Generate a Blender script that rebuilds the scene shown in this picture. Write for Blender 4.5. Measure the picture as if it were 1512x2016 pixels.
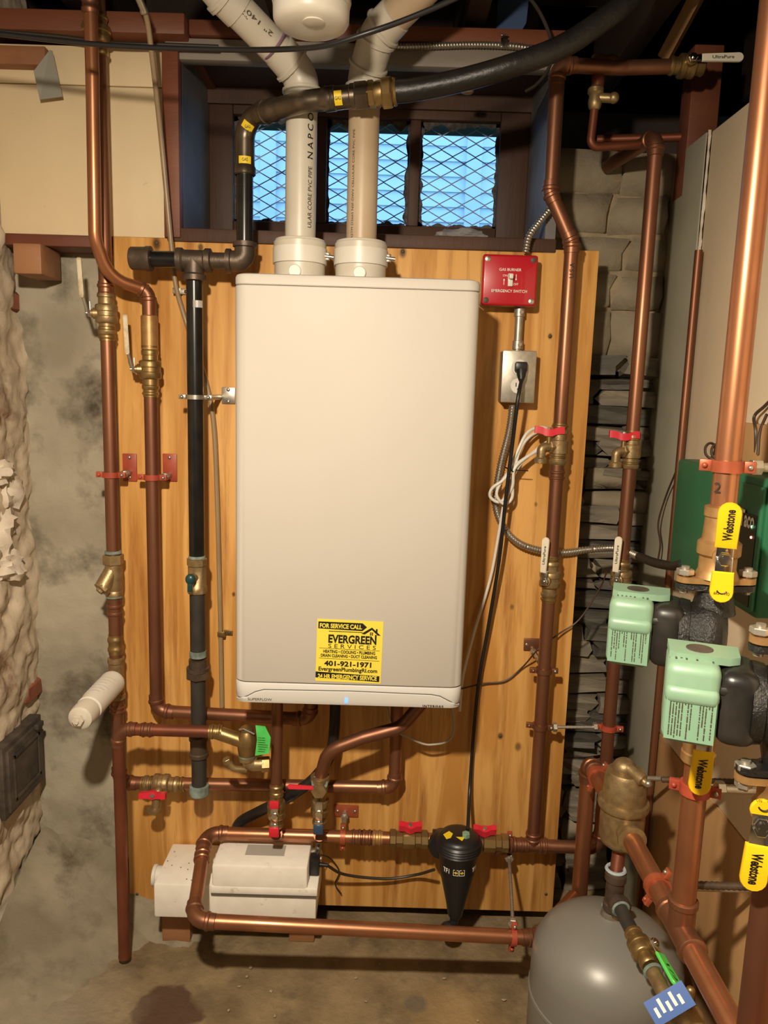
import bpy, bmesh, math, random
from mathutils import Vector, Matrix, noise
random.seed(7)
for o in list(bpy.data.objects): bpy.data.objects.remove(o)
SC = bpy.context.scene
COL = SC.collection
# ------------------------------------------------------------------ camera
CAM = Vector((0.0, -1.70, 1.30)); FPX = 1500.0
PITCH = math.radians(9.1); ROLL = math.radians(1.7)
cd = bpy.data.cameras.new('camera'); co = bpy.data.objects.new('camera', cd); COL.objects.link(co)
cd.sensor_fit = 'VERTICAL'; cd.sensor_height = 36.0; cd.lens = 36.0*FPX/2016.0; cd.clip_start = 0.02
co.location = CAM
co.rotation_mode = 'QUATERNION'
co.rotation_quaternion = (Matrix.Rotation(math.pi/2-PITCH, 4, 'X') @ Matrix.Rotation(ROLL, 4, 'Z')).to_quaternion()
SC.camera = co
# ------------------------------------------------------------------ world, lamps, exposure
w = bpy.data.worlds.new('overcast_sky'); SC.world = w; w.use_nodes = True
bg = w.node_tree.nodes['Background']; bg.inputs[0].default_value = (0.25, 0.56, 1.0, 1); bg.inputs[1].default_value = 3.0
def lamp(name, loc, power, col, r):
    l = bpy.data.lights.new(name, 'POINT'); l.energy = power; l.color = col; l.shadow_soft_size = r
    # like a cap-up bulb: full strength downwards, less sideways and towards its socket
    l.use_nodes = True; nt = l.node_tree; em = nt.nodes['Emission']
    tc = nt.nodes.new('ShaderNodeTexCoord'); sx = nt.nodes.new('ShaderNodeSeparateXYZ'); mr = nt.nodes.new('ShaderNodeMapRange')
    nt.links.new(tc.outputs['Normal'], sx.inputs[0]); nt.links.new(sx.outputs['Z'], mr.inputs[0]); nt.links.new(mr.outputs[0], em.inputs['Strength'])
    for i, v in enumerate((0.25, -0.75, 0.34, 1.56)): mr.inputs[i+1].default_value = v
    o = bpy.data.objects.new(name, l); COL.objects.link(o); o.location = loc; return o
lamp('bulb_near', (-0.21, -1.46, 1.73), 84.0, (1.0, 0.85, 0.66), 0.030)
lamp('fill_lamp_far', (-0.35, -3.0, 1.75), 0.8, (1.0, 0.85, 0.66), 0.05)  # added fill light behind the camera, no bulb known there
SC.view_settings.view_transform = 'Standard'; SC.view_settings.look = 'None'
SC.view_settings.exposure = 0.16; SC.view_settings.gamma = 1.0; SC.view_settings.use_curve_mapping = False

# ------------------------------------------------------------------ measuring: a pixel of the photograph and one known plane give a real point
def ray(px, py):
    u = px-756.0; v = 1008.0-py; c, s = math.cos(ROLL), math.sin(ROLL)
    u, v = u*c-v*s, u*s+v*c
    cp, sp = math.cos(PITCH), math.sin(PITCH)
    return Vector((u, FPX*cp+v*sp, -FPX*sp+v*cp))
def W(px, py, y=0.0):
    r = ray(px, py); return CAM + r*((y-CAM.y)/r.y)
def Wx(px, py, x):
    r = ray(px, py); return CAM + r*((x-CAM.x)/r.x)
def Wz(px, py, z):
    r = ray(px, py); return CAM + r*((z-CAM.z)/r.z)
X = Vector((1,0,0)); Y = Vector((0,1,0)); Z = Vector((0,0,1))
def V(*a): return Vector(a)

# ------------------------------------------------------------------ materials
MATS = {}
def mat(name, col, rough=0.5, metal=0.0, col2=None, scale=20.0, bump=0.0, bscale=60.0, stretch=(1,1,1), lo=0.35, hi=0.65,
        emit=None, estr=0.0, spec=0.5, coat=0.0, dist=0.0, rough2=None, trans=0.0, alpha=1.0, detail=4.0, spots=None, col3=None, scale3=3.0, lo3=0.5, hi3=0.6):
    m = bpy.data.materials.new(name); m.use_nodes = True; nt = m.node_tree; b = nt.nodes['Principled BSDF']
    b.inputs['Base Color'].default_value = (*col, 1); b.inputs['Roughness'].default_value = rough
    b.inputs['Metallic'].default_value = metal; b.inputs['Specular IOR Level'].default_value = spec
    b.inputs['Coat Weight'].default_value = coat; b.inputs['Transmission Weight'].default_value = trans; b.inputs['Alpha'].default_value = alpha
    tc = nt.nodes.new('ShaderNodeTexCoord'); mp = nt.nodes.new('ShaderNodeMapping'); mp.inputs['Scale'].default_value = stretch
    geo = nt.nodes.new('ShaderNodeNewGeometry'); nt.links.new(geo.outputs['Position'], mp.inputs[0])
    out = None
    if col2:
        n = nt.nodes.new('ShaderNodeTexNoise'); n.inputs['Scale'].default_value = scale; n.inputs['Detail'].default_value = detail; n.inputs['Distortion'].default_value = dist
        nt.links.new(mp.outputs[0], n.inputs[0])
        r = nt.nodes.new('ShaderNodeValToRGB'); r.color_ramp.elements[0].position = lo; r.color_ramp.elements[1].position = hi
        r.color_ramp.elements[0].color = (*col, 1); r.color_ramp.elements[1].color = (*col2, 1)
        nt.links.new(n.outputs[0], r.inputs[0]); out = r.outputs[0]
        if rough2 is not None:
            q = nt.nodes.new('ShaderNodeMapRange'); q.inputs['From Min'].default_value = lo; q.inputs['From Max'].default_value = hi
            q.inputs['To Min'].default_value = rough; q.inputs['To Max'].default_value = rough2
            nt.links.new(n.outputs[0], q.inputs[0]); nt.links.new(q.outputs[0], b.inputs['Roughness'])
    if col3:
        n = nt.nodes.new('ShaderNodeTexNoise'); n.inputs['Scale'].default_value = scale3; n.inputs['Detail'].default_value = 5; n.inputs['Roughness'].default_value = .65
        nt.links.new(mp.outputs[0], n.inputs[0])
        q = nt.nodes.new('ShaderNodeMapRange'); q.inputs['From Min'].default_value = lo3; q.inputs['From Max'].default_value = hi3
        nt.links.new(n.outputs[0], q.inputs[0])
        x = nt.nodes.new('ShaderNodeMix'); x.data_type = 'RGBA'
        x.inputs[6].default_value = (*col, 1)
        if out: nt.links.new(out, x.inputs[6])
        x.inputs[7].default_value = (*col3, 1); nt.links.new(q.outputs[0], x.inputs[0]); out = x.outputs[2]
    if spots:   # stains and knots with a shape of their own: (centre, radius, softness, colour, strength, raggedness)
        nz = nt.nodes.new('ShaderNodeTexNoise'); nz.inputs['Scale'].default_value = 14; nz.inputs['Detail'].default_value = 5
        nt.links.new(geo.outputs['Position'], nz.inputs[0])
        for (c, rad, soft, sc_, st, rag, sq) in spots:
            sub = nt.nodes.new('ShaderNodeVectorMath'); sub.operation = 'SUBTRACT'; nt.links.new(geo.outputs['Position'], sub.inputs[0]); sub.inputs[1].default_value = c
            mu = nt.nodes.new('ShaderNodeVectorMath'); mu.operation = 'MULTIPLY'; nt.links.new(sub.outputs[0], mu.inputs[0]); mu.inputs[1].default_value = sq
            le = nt.nodes.new('ShaderNodeVectorMath'); le.operation = 'LENGTH'; nt.links.new(mu.outputs[0], le.inputs[0])
            ad = nt.nodes.new('ShaderNodeMath'); ad.operation = 'MULTIPLY_ADD'; nt.links.new(nz.outputs[0], ad.inputs[0]); ad.inputs[1].default_value = rag; nt.links.new(le.outputs['Value'], ad.inputs[2])
            q = nt.nodes.new('ShaderNodeMapRange'); q.inputs['From Min'].default_value = rad+rag*.5; q.inputs['From Max'].default_value = rad+rag*.5-soft; q.inputs['To Max'].default_value = st
            nt.links.new(ad.outputs[0], q.inputs[0])
            x = nt.nodes.new('ShaderNodeMix'); x.data_type = 'RGBA'; x.inputs[6].default_value = (*col, 1)
            if out: nt.links.new(out, x.inputs[6])
            x.inputs[7].default_value = (*sc_, 1); nt.links.new(q.outputs[0], x.inputs[0]); out = x.outputs[2]
    if out: nt.links.new(out, b.inputs['Base Color'])
    if bump:
        n = nt.nodes.new('ShaderNodeTexNoise'); n.inputs['Scale'].default_value = bscale; n.inputs['Detail'].default_value = 6; n.inputs['Roughness'].default_value = .6
        nt.links.new(mp.outputs[0], n.inputs[0])
        bp = nt.nodes.new('ShaderNodeBump'); bp.inputs['Strength'].default_value = bump; bp.inputs['Distance'].default_value = 0.004
        nt.links.new(n.outputs[0], bp.inputs['Height']); nt.links.new(bp.outputs[0], b.inputs['Normal'])
    if emit:
        b.inputs['Emission Color'].default_value = (*emit, 1); b.inputs['Emission Strength'].default_value = estr
    MATS[name] = m; return m
M = MATS
mat('copper', (0.33,0.155,0.085), .36, .80, (0.21,0.088,0.05), 9, stretch=(1,1,.35), rough2=.48)
mat('copper_bright', (0.49,0.215,0.105), .32, .80, (0.33,0.135,0.066), 14, stretch=(1,1,.5), rough2=.42)
mat('copper_dark', (0.26,0.085,0.045), .40, .65, (0.17,0.055,0.03), 10, rough2=.5)
mat('brass', (0.42,0.29,0.12), .32, .85, (0.26,0.17,0.07), 30, rough2=.45)
mat('brass_cast', (0.40,0.29,0.145), .42, .7, (0.28,0.195,0.095), 60, bump=.15, bscale=200)
mat('bronze', (0.50,0.30,0.12), .45, .6, (0.38,0.21,0.08), 40)
mat('iron', (0.085,0.065,0.05), .45, .6, (0.14,0.10,0.07), 30, bump=.2, bscale=120)
mat('iron_press', (0.17,0.135,0.10), .33, .8, (0.11,0.085,0.06), 30)
mat('black_pipe', (0.006,0.006,0.006), .25, .0, (0.014,0.012,0.010), 30)
mat('grey_pipe', (0.03,0.027,0.024), .5, .2, (0.05,0.043,0.036), 25)
mat('cast_black', (0.008,0.008,0.008), .22, .0, (0.014,0.013,0.012), 50, bump=.6, bscale=220)
mat('black_plastic', (0.012,0.012,0.013), .38)
mat('black_rubber', (0.009,0.0085,0.008), .40, 0, (0.017,0.015,0.013), 18, bump=.35, bscale=60)
mat('pump_black', (0.012,0.011,0.010), .28, 0, (0.026,0.022,0.018), 16, rough2=.5)
mat('steel', (0.55,0.52,0.46), .3, .9, (0.42,0.39,0.33), 40, rough2=.42)
mat('chrome', (0.75,0.73,0.70), .14, 1.0)
mat('galv', (0.40,0.37,0.31), .42, .75, (0.50,0.46,0.39), 90)
mat('white_enamel', (0.575,0.54,0.483), .5, 0, (0.56,0.526,0.47), 4, spec=.30)
mat('bezel_white', (0.62,0.605,0.57), .34)
mat('seam_dark', (0.10,0.09,0.075), .6)
mat('pvc', (0.60,0.56,0.475), .38, 0, (0.55,0.505,0.415), 12)
mat('pvc_tan', (0.52,0.405,0.275), .40, 0, (0.45,0.335,0.215), 10)
mat('white_plastic', (0.68,0.65,0.58), .38, 0, (0.66,0.62,0.53), 25)
mat('white_box', (0.86,0.82,0.74), .5, 0, (0.80,0.76,0.67), 30, col3=(0.42,0.36,0.27), scale3=26, lo3=.62, hi3=.75)
mat('label_grey', (0.40,0.38,0.34), .35)
mat('red_plastic', (0.46,0.008,0.02), .3, spec=.5, coat=.3)
mat('red_vinyl', (0.62,0.02,0.04), .38)
mat('red_paint', (0.42,0.075,0.035), .45, 0, (0.32,0.05,0.025), 30)
mat('orange_paint', (0.42,0.105,0.045), .42, .3, (0.34,0.08,0.035), 30)
mat('yellow_vinyl', (0.80,0.50,0.01), .35)
mat('yellow_label', (0.82,0.60,0.02), .45)
mat('sticker_yellow', (0.80,0.65,0.07), .42)
mat('ink', (0.008,0.007,0.006), .5)
mat('ink_brown', (0.07,0.05,0.03), .55)
mat('white_ink', (0.8,0.78,0.72), .5)
mat('cream_vinyl', (0.78,0.72,0.58), .4)
mat('old_white_vinyl', (0.58,0.49,0.33), .5, 0, (0.30,0.20,0.09), 40, lo=.5, hi=.72)
mat('green_vinyl', (0.10,0.62,0.10), .4)
mat('green_tag', (0.06,0.52,0.09), .5, 0, (0.10,0.62,0.14), 30)
mat('pump_green', (0.20,0.345,0.235), .42, .05, (0.24,0.385,0.265), 20)
mat('box_green', (0.012,0.115,0.05), .42, .1, (0.018,0.15,0.07), 10)
mat('box_green_dark', (0.012,0.03,0.02), .45)
mat('blue_label', (0.008,0.085,0.36), .4)
mat('blue_dark', (0.03,0.06,0.12), .4)
mat('teal_dark', (0.01,0.05,0.05), .35)
mat('verdigris', (0.11,0.14,0.115), .8, 0, (0.24,0.31,0.275), 50)
mat('tank_grey', (0.205,0.20,0.178), .36, .05, (0.185,0.18,0.158), 6)
mat('tube_brown', (0.26,0.18,0.10), .35, 0, (0.32,0.23,0.13), 10, spec=.6)
mat('wire_brown', (0.05,0.025,0.015), .5)
mat('wire_white', (0.72,0.69,0.62), .4)
mat('wire_grey', (0.42,0.39,0.32), .4)
mat('cable_dark', (0.03,0.024,0.018), .5)
mat('tape_grey', (0.30,0.30,0.26), .4, .2)
mat('blue_tape', (0.06,0.11,0.24), .6)
mat('wood_dark', (0.050,0.022,0.012), .6, 0, (0.085,0.036,0.018), 6, stretch=(1,1,.12), bump=.3, bscale=40)
mat('wood_joist', (0.030,0.017,0.010), .7, 0, (0.065,0.036,0.02), 8, stretch=(1,.15,1), bump=.3)
mat('wood_redbrown', (0.20,0.062,0.026), .55, 0, (0.125,0.036,0.016), 7, stretch=(.2,1,1), bump=.25)
mat('wood_block', (0.36,0.17,0.075), .6, 0, (0.25,0.105,0.045), 18, stretch=(.3,1,1), bump=.2)
mat('wood_tan', (0.50,0.30,0.13), .6, 0, (0.40,0.22,0.09), 10, stretch=(1,1,.12))
mat('trim_grey', (0.30,0.27,0.23), .55, 0, (0.20,0.17,0.14), 12, stretch=(.2,1,1))
mat('reveal_grey', (0.16,0.15,0.15), .6, 0, (0.10,0.09,0.085), 8)
mat('panel_cream', (0.74,0.60,0.38), .62, 0, (0.69,0.545,0.33), 3, bump=.08, bscale=150, col3=(0.42,0.31,0.16), scale3=22, lo3=.66, hi3=.76)
mat('board_cream', (0.76,0.64,0.46), .6, 0, (0.70,0.58,0.40), 4, bump=.06, bscale=120)
mat('board_grey', (0.40,0.38,0.29), .42, .1, (0.33,0.31,0.23), 5)
mat('parging', (0.42,0.375,0.28), .85, 0, (0.29,0.255,0.185), 5, bump=.7, bscale=30, detail=8, lo=.38, hi=.68, col3=(0.07,0.056,0.037), scale3=5.5, lo3=.50, hi3=.72)
mat('plaster', (0.58,0.485,0.355), .88, 0, (0.48,0.385,0.27), 9, bump=.8, bscale=30, detail=8, col3=(0.24,0.15,0.09), scale3=8, lo3=.56, hi3=.70)
mat('plaster_white', (0.72,0.64,0.53), .85, 0, (0.58,0.49,0.38), 24, bump=.8, bscale=40, detail=8)
mat('brick', (0.30,0.09,0.045), .85, 0, (0.20,0.07,0.04), 40, bump=.5)
mat('slate', (0.24,0.205,0.15), .7, 0, (0.12,0.105,0.08), 14, stretch=(.5,.5,2.5), bump=.8, bscale=40, detail=8, col3=(0.30,0.25,0.17), scale3=12, lo3=.58, hi3=.70)
mat('slate_dark', (0.12,0.11,0.09), .62, 0, (0.06,0.055,0.045), 14, stretch=(.5,.5,2.5), bump=.8, bscale=40, detail=8, col3=(0.20,0.17,0.12), scale3=14, lo3=.60, hi3=.72)
mat('stone_grey', (0.30,0.255,0.18), .85, 0, (0.22,0.18,0.12), 10, bump=.8, bscale=35, detail=8)
mat('mortar', (0.36,0.29,0.19), .9, 0, (0.24,0.18,0.11), 16, bump=.9, bscale=40, detail=8)
mat('soot_iron', (0.055,0.045,0.038), .6, .3, (0.12,0.095,0.075), 22, bump=.5)
mat('siding_white', (0.80,0.82,0.85), .6)
mat('grass', (0.05,0.09,0.03), .9)
mat('guard_steel', (0.62,0.72,0.85), .6, .0)
mat('putty', (0.035,0.03,0.026), .7, 0, (0.10,0.09,0.08), 120)
mat('clear_plastic', (0.6,0.62,0.64), .12, 0, alpha=.22)
mat('led_blue', (0.05,0.2,0.9), .3, emit=(0.06,0.30,1.0), estr=2.2)
mat('led_green', (0.1,0.6,0.2), .3, emit=(0.2,1.0,0.4), estr=4.0)
mat('led_red', (0.6,0.1,0.1), .3, emit=(1.0,0.25,0.2), estr=4.0)
def glass():
    m = bpy.data.materials.new('window_glass'); m.use_nodes = True; nt = m.node_tree
    nt.nodes.remove(nt.nodes['Principled BSDF']); o = nt.nodes['Material Output']
    t = nt.nodes.new('ShaderNodeBsdfTransparent'); t.inputs[0].default_value = (.92,.94,.95,1)
    g = nt.nodes.new('ShaderNodeBsdfGlossy'); g.inputs['Roughness'].default_value = .05
    x = nt.nodes.new('ShaderNodeMixShader'); x.inputs[0].default_value = .06
    nt.links.new(t.outputs[0], x.inputs[1]); nt.links.new(g.outputs[0], x.inputs[2]); nt.links.new(x.outputs[0], o.inputs[0])
    MATS['glass'] = m
glass()

# ------------------------------------------------------------------ mesh builder
def frame(d):
    d = d.normalized(); a = Z if abs(d.z) < .9 else X
    u = d.cross(a).normalized(); return u, d.cross(u).normalized()
def fillet(pts, R, k=8):
    pts = [Vector(p) for p in pts]; out = [pts[0]]
    for i in range(1, len(pts)-1):
        a, b, c = pts[i-1], pts[i], pts[i+1]
        d1 = (a-b); d2 = (c-b); l1, l2 = d1.length, d2.length
        d1.normalize(); d2.normalize(); ang = d1.angle(d2)
        if ang > math.radians(176): out.append(b); continue
        t = R/math.tan(ang/2); t = min(t, l1*.49, l2*.49); r = t*math.tan(ang/2)
        p = b+d1*t; q = b+d2*t; bis = (d1+d2).normalized(); ce = b+bis*(r/math.sin(ang/2))
        v1 = p-ce; tot = v1.angle(q-ce)
        ax = v1.cross(q-ce).normalized()
        for j in range(k+1): out.append(ce+Matrix.Rotation(tot*j/k, 3, ax) @ v1)
    out.append(pts[-1]); return out
def spline(pts, k=8):
    pts = [Vector(p) for p in pts]; P = [pts[0]*2-pts[1]]+pts+[pts[-1]*2-pts[-2]]; out = []
    for i in range(1, len(P)-2):
        for j in range(k):
            t = j/k; a, b, c, d = P[i-1], P[i], P[i+1], P[i+2]
            out.append(.5*((2*b)+(c-a)*t+(2*a-5*b+4*c-d)*t*t+(3*b-a-3*c+d)*t**3))
    out.append(pts[-1]); return out
class MB:
    def __init__(s): s.v = []; s.f = []
    def add(s, vs, fs):
        n = len(s.v); s.v += [Vector(x) for x in vs]; s.f += [tuple(i+n for i in f) for f in fs]; return s
    def tube(s, pts, r, n=16, caps=True, wall=None):
        pts = [Vector(p) for p in pts]; q = [pts[0]]
        for p in pts[1:]:
            if (p-q[-1]).length > 1e-6: q.append(p)
        pts = q; rs = r if isinstance(r, (list, tuple)) else [r]*len(pts)
        T = []
        for i in range(len(pts)):
            a = pts[max(i-1,0)]; b = pts[min(i+1,len(pts)-1)]; T.append((b-a).normalized())
        u, _ = frame(T[0]); vs = []; fs = []
        for i, p in enumerate(pts):
            if i:
                ax = T[i-1].cross(T[i])
                if ax.length > 1e-9: u = Matrix.Rotation(T[i-1].angle(T[i]), 3, ax.normalized()) @ u
            u = (u-T[i]*u.dot(T[i])).normalized(); v = T[i].cross(u)
            for j in range(n):
                a = 2*math.pi*j/n; vs.append(p+(u*math.cos(a)+v*math.sin(a))*rs[i])
        for i in range(len(pts)-1):
            for j in range(n):
                fs.append((i*n+j, i*n+(j+1)%n, (i+1)*n+(j+1)%n, (i+1)*n+j))
        if caps: fs += [tuple(range(n))[::-1], tuple((len(pts)-1)*n+j for j in range(n))]
        return s.add(vs, fs)
    def cyl(s, a, b, r, r2=None, n=20): return s.tube([a, b], [r, r if r2 is None else r2], n)
    def lathe(s, p, d, prof, n=24, rot=0.0, ref=None):
        p = Vector(p); d = Vector(d).normalized()
        if ref is None: u, v = frame(d)
        else: u = (ref-d*ref.dot(d)).normalized(); v = d.cross(u)
        vs = []; fs = []
        for t, r in prof:
            for j in range(n):
                a = 2*math.pi*j/n+rot; vs.append(p+d*t+(u*math.cos(a)+v*math.sin(a))*max(r,1e-5))
        for i in range(len(prof)-1):
            for j in range(n): fs.append((i*n+j, i*n+(j+1)%n, (i+1)*n+(j+1)%n, (i+1)*n+j))
        fs += [tuple(range(n))[::-1], tuple((len(prof)-1)*n+j for j in range(n))]
        return s.add(vs, fs)
    def hexn(s, p, d, L, r, rot=0.0): c = r*.08; return s.lathe(p, d, [(0,r-c),(c,r),(L-c,r),(L,r-c)], 6, rot)
    def torus(s, c, d, R, r, n=24, m=8, a0=0, a1=2*math.pi):
        u, v = frame(Vector(d)); pts = [Vector(c)+(u*math.cos(a0+(a1-a0)*i/n)+v*math.sin(a0+(a1-a0)*i/n))*R for i in range(n+1)]
        return s.tube(pts, r, m, caps=(a1-a0 < 6.28))
    def ball(s, c, r, n=16, m=10):
        r = Vector((r,r,r)) if not hasattr(r, '__len__') else Vector(r); vs = []; fs = []
        for i in range(m+1):
            ph = math.pi*i/m
            for j in range(n):
                th = 2*math.pi*j/n; vs.append(Vector(c)+V(r.x*math.sin(ph)*math.cos(th), r.y*math.sin(ph)*math.sin(th), r.z*math.cos(ph)))
        for i in range(m):
            for j in range(n): fs.append((i*n+j, (i+1)*n+j, (i+1)*n+(j+1)%n, i*n+(j+1)%n))
        return s.add(vs, fs)
    def box(s, c, size, axes=None, bev=0.0, seg=2):
        bm = bmesh.new(); bmesh.ops.create_cube(bm, size=1.0)
        for q in bm.verts: q.co = V(q.co.x*size[0], q.co.y*size[1], q.co.z*size[2])
        if bev: bmesh.ops.bevel(bm, geom=bm.edges[:], offset=bev, segments=seg, affect='EDGES', profile=.5)
        ax = axes or (X, Y, Z); bm.verts.index_update()
        vs = [Vector(c)+ax[0]*q.co.x+ax[1]*q.co.y+ax[2]*q.co.z for q in bm.verts]
        fs = [tuple(x.index for x in f.verts) for f in bm.faces]; bm.free(); return s.add(vs, fs)
    def bx(s, a, b, bev=0.0):
        a = Vector(a); b = Vector(b); return s.box((a+b)/2, [abs(b[i]-a[i]) for i in range(3)], bev=bev)
    def prism(s, pts, d, bev=0.0):      # closed outline, swept by vector d
        pts = [Vector(p) for p in pts]; n = len(pts); d = Vector(d)
        vs = pts+[p+d for p in pts]; fs = [tuple(range(n))[::-1], tuple(range(n, 2*n))]
        fs += [(i, (i+1)%n, n+(i+1)%n, n+i) for i in range(n)]; return s.add(vs, fs)
    def mesh(s, name, origin=V(0,0,0)):
        me = bpy.data.meshes.new(name); me.from_pydata([v-origin for v in s.v], [], s.f)
        bm = bmesh.new(); bm.from_mesh(me); bmesh.ops.recalc_face_normals(bm, faces=bm.faces[:]); bm.to_mesh(me); bm.free()
        me.polygons.foreach_set('use_smooth', [True]*len(me.polygons)); me.set_sharp_from_angle(angle=math.radians(38)); return me
def tag(o, label=None, cat=None, group=None, kind=None):
    if label: o['label'] = label
    if cat: o['category'] = cat
    if group: o['group'] = group
    if kind: o['kind'] = kind
    return o
def wloc(o):
    l = Vector(o.location)
    while o.parent: o = o.parent; l += Vector(o.location)
    return l
def thing(name, label, cat, loc, group=None):
    o = bpy.data.objects.new(name, None); COL.objects.link(o); o.empty_display_size = .03; o.location = loc
    return tag(o, label, cat, group)
def part(name, mb, m, parent=None, **k):
    org = wloc(parent) if parent else V(0,0,0)
    me = mb.mesh(name, org); me.materials.append(MATS[m] if isinstance(m, str) else m)
    o = bpy.data.objects.new(name, me); COL.objects.link(o)
    if parent: o.parent = parent
    return tag(o, **k)
def solo(name, mb, m, label, cat, group=None):      # a thing that is one mesh: origin at its base centre
    lo = V(*[min(v[i] for v in mb.v) for i in range(3)]); hi = V(*[max(v[i] for v in mb.v) for i in range(3)])
    org = V((lo.x+hi.x)/2, (lo.y+hi.y)/2, lo.z)
    me = mb.mesh(name, org); me.materials.append(MATS[m]); o = bpy.data.objects.new(name, me); COL.objects.link(o); o.location = org
    return tag(o, label, cat, group)
def struct(name, mb=None, m=None):
    if mb is None:
        o = bpy.data.objects.new(name, None); COL.objects.link(o); o.empty_display_size = .1
    else: o = part(name, mb, m)
    return tag(o, kind='structure')
# text: a flat print in a plane (c centre, r right, u up)
def text(parent, s, c, r, u, w=None, h=None, m='ink', bold=0.0, wrap=None, lift=.0005, name='lettering', space=1.0):
    cu = bpy.data.curves.new('t', 'FONT'); cu.body = s; cu.size = 1; cu.offset = bold; cu.space_character = space; cu.resolution_u = 3
    ob = bpy.data.objects.new('t', cu); COL.objects.link(ob)
    dg = bpy.context.evaluated_depsgraph_get(); me = bpy.data.meshes.new_from_object(ob.evaluated_get(dg))
    bpy.data.objects.remove(ob); bpy.data.curves.remove(cu)
    xs = [v.co.x for v in me.vertices]; ys = [v.co.y for v in me.vertices]
    x0, x1, y0, y1 = min(xs), max(xs), min(ys), max(ys)
    kx = w/(x1-x0) if w else None; ky = h/(y1-y0) if h else kx
    if kx is None: kx = ky
    r = Vector(r).normalized(); u = Vector(u).normalized(); nrm = r.cross(u); org = wloc(parent); c = Vector(c)
    for v in me.vertices:
        a = (v.co.x-(x0+x1)/2)*kx; b = (v.co.y-(y0+y1)/2)*ky
        p = wrap(a, b) if wrap else c+r*a+u*b+nrm*lift
        v.co = p-org
    me.name = name; me.materials.clear(); me.materials.append(MATS[m])
    o = bpy.data.objects.new(name, me); COL.objects.link(o); o.parent = parent; return o

# ------------------------------------------------------------------ plumbing kit
def elbow_mesh(arc, r):
    mb = MB(); k = 1.10; mb.tube(arc, r*k, 16)
    for p, q in ((arc[0], arc[1]), (arc[-1], arc[-2])):
        d = (p-q).normalized()
        mb.lathe(p, d, [(-.004,r*k),(-.002,r*1.26),(.003,r*1.26),(.005,r*1.12),(r*1.1,r*1.10),(r*1.15,r*1.0)], 16)
    return mb
def run(t, pts, r, m='copper', R=1.9, fit=None, elbows=True):
    """straight pipes plus an elbow fitting at every corner, all parts of t"""
    pts = [Vector(p) for p in pts]; fit = fit or m; R *= r
    cuts = [pts[0]]; n = len(pts)
    for i in range(1, n-1):
        arc = fillet([pts[i-1], pts[i], pts[i+1]], R)[1:-1]
        if len(arc) < 3:
            part('pipe', MB().cyl(cuts[-1], arc[0], r, n=18), m, t); cuts.append(arc[-1]); continue
        part('elbow', elbow_mesh(arc, r), fit, t)
        part('pipe', MB().cyl(cuts[-1], arc[0], r, n=18), m, t); cuts.append(arc[-1])
    part('pipe', MB().cyl(cuts[-1], pts[-1], r, n=18), m, t)
def coupling(t, c, d, r, L=.04, m='copper', name='coupling'):
    d = Vector(d).normalized(); c = Vector(c)-d*L/2; e = L*.12; k = r*1.10; b = r*1.24
    return part(name, MB().lathe(c, d, [(0,k),(e,k),(e*1.6,b),(e*2.6,b),(e*3.2,k),(L-e*3.2,k),(L-e*2.6,b),(L-e*1.6,b),(L-e,k),(L,k)], 18), m, t)
def slab(mb, p, d, n, L, w, th, bev=.002):     # a bar from p along d, width across, thickness along n
    d = Vector(d).normalized(); n = (Vector(n)-d*Vector(n).dot(d)).normalized(); s = d.cross(n)
    return mb.box(Vector(p)+d*L/2, (L, w, th), (d, s, n), bev=bev)
def tongue(p, d, n, L, w0, w1, th, k=8):      # rounded grip of a lever
    d = Vector(d).normalized(); n = (Vector(n)-d*Vector(n).dot(d)).normalized(); s = d.cross(n); p = Vector(p)-n*th/2
    o = [p-s*w0/2, p+s*w0/2]; c = p+d*(L-w1/2)
    o2 = [c+(s*math.cos(a)+d*math.sin(a))*w1/2 for a in [math.pi*i/k for i in range(k+1)]]
    mb = MB(); pts = o+o2
    ce = sum(pts, V(0,0,0))/len(pts)
    inn = [ce+(q-ce)*.93 for q in pts]; nn = len(pts); e = th*.25
    vs = [q for q in inn]+[q+n*e for q in pts]+[q+n*(th-e) for q in pts]+[q+n*th for q in inn]
    fs = [tuple(range(nn))[::-1], tuple(range(3*nn,4*nn))]
    for l in range(3): fs += [(l*nn+i, l*nn+(i+1)%nn, (l+1)*nn+(i+1)%nn, (l+1)*nn+i) for i in range(nn)]
    return mb.add(vs, fs)
def valve_body(c, d, r, L, stem=None):
    c = Vector(c); d = Vector(d).normalized(); mb = MB()
    prof = [(-.5,1.12),(-.46,1.28),(-.40,1.28),(-.38,1.14),(-.24,1.14),(-.22,1.5),(-.19,1.62),(-.07,1.62),(-.05,1.5),(.05,1.5),(.07,1.62),(.19,1.62),(.22,1.5),(.24,1.14),(.38,1.14),(.40,1.28),(.46,1.28),(.5,1.12)]
    mb.lathe(c, d, [(a*L, b*r) for a, b in prof], 20)
    if stem: mb.lathe(c, stem, [(0,r*.8),(r*1.9,r*.8),(r*1.95,r*.6),(r*2.3,r*.55)], 12)
    return mb
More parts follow.
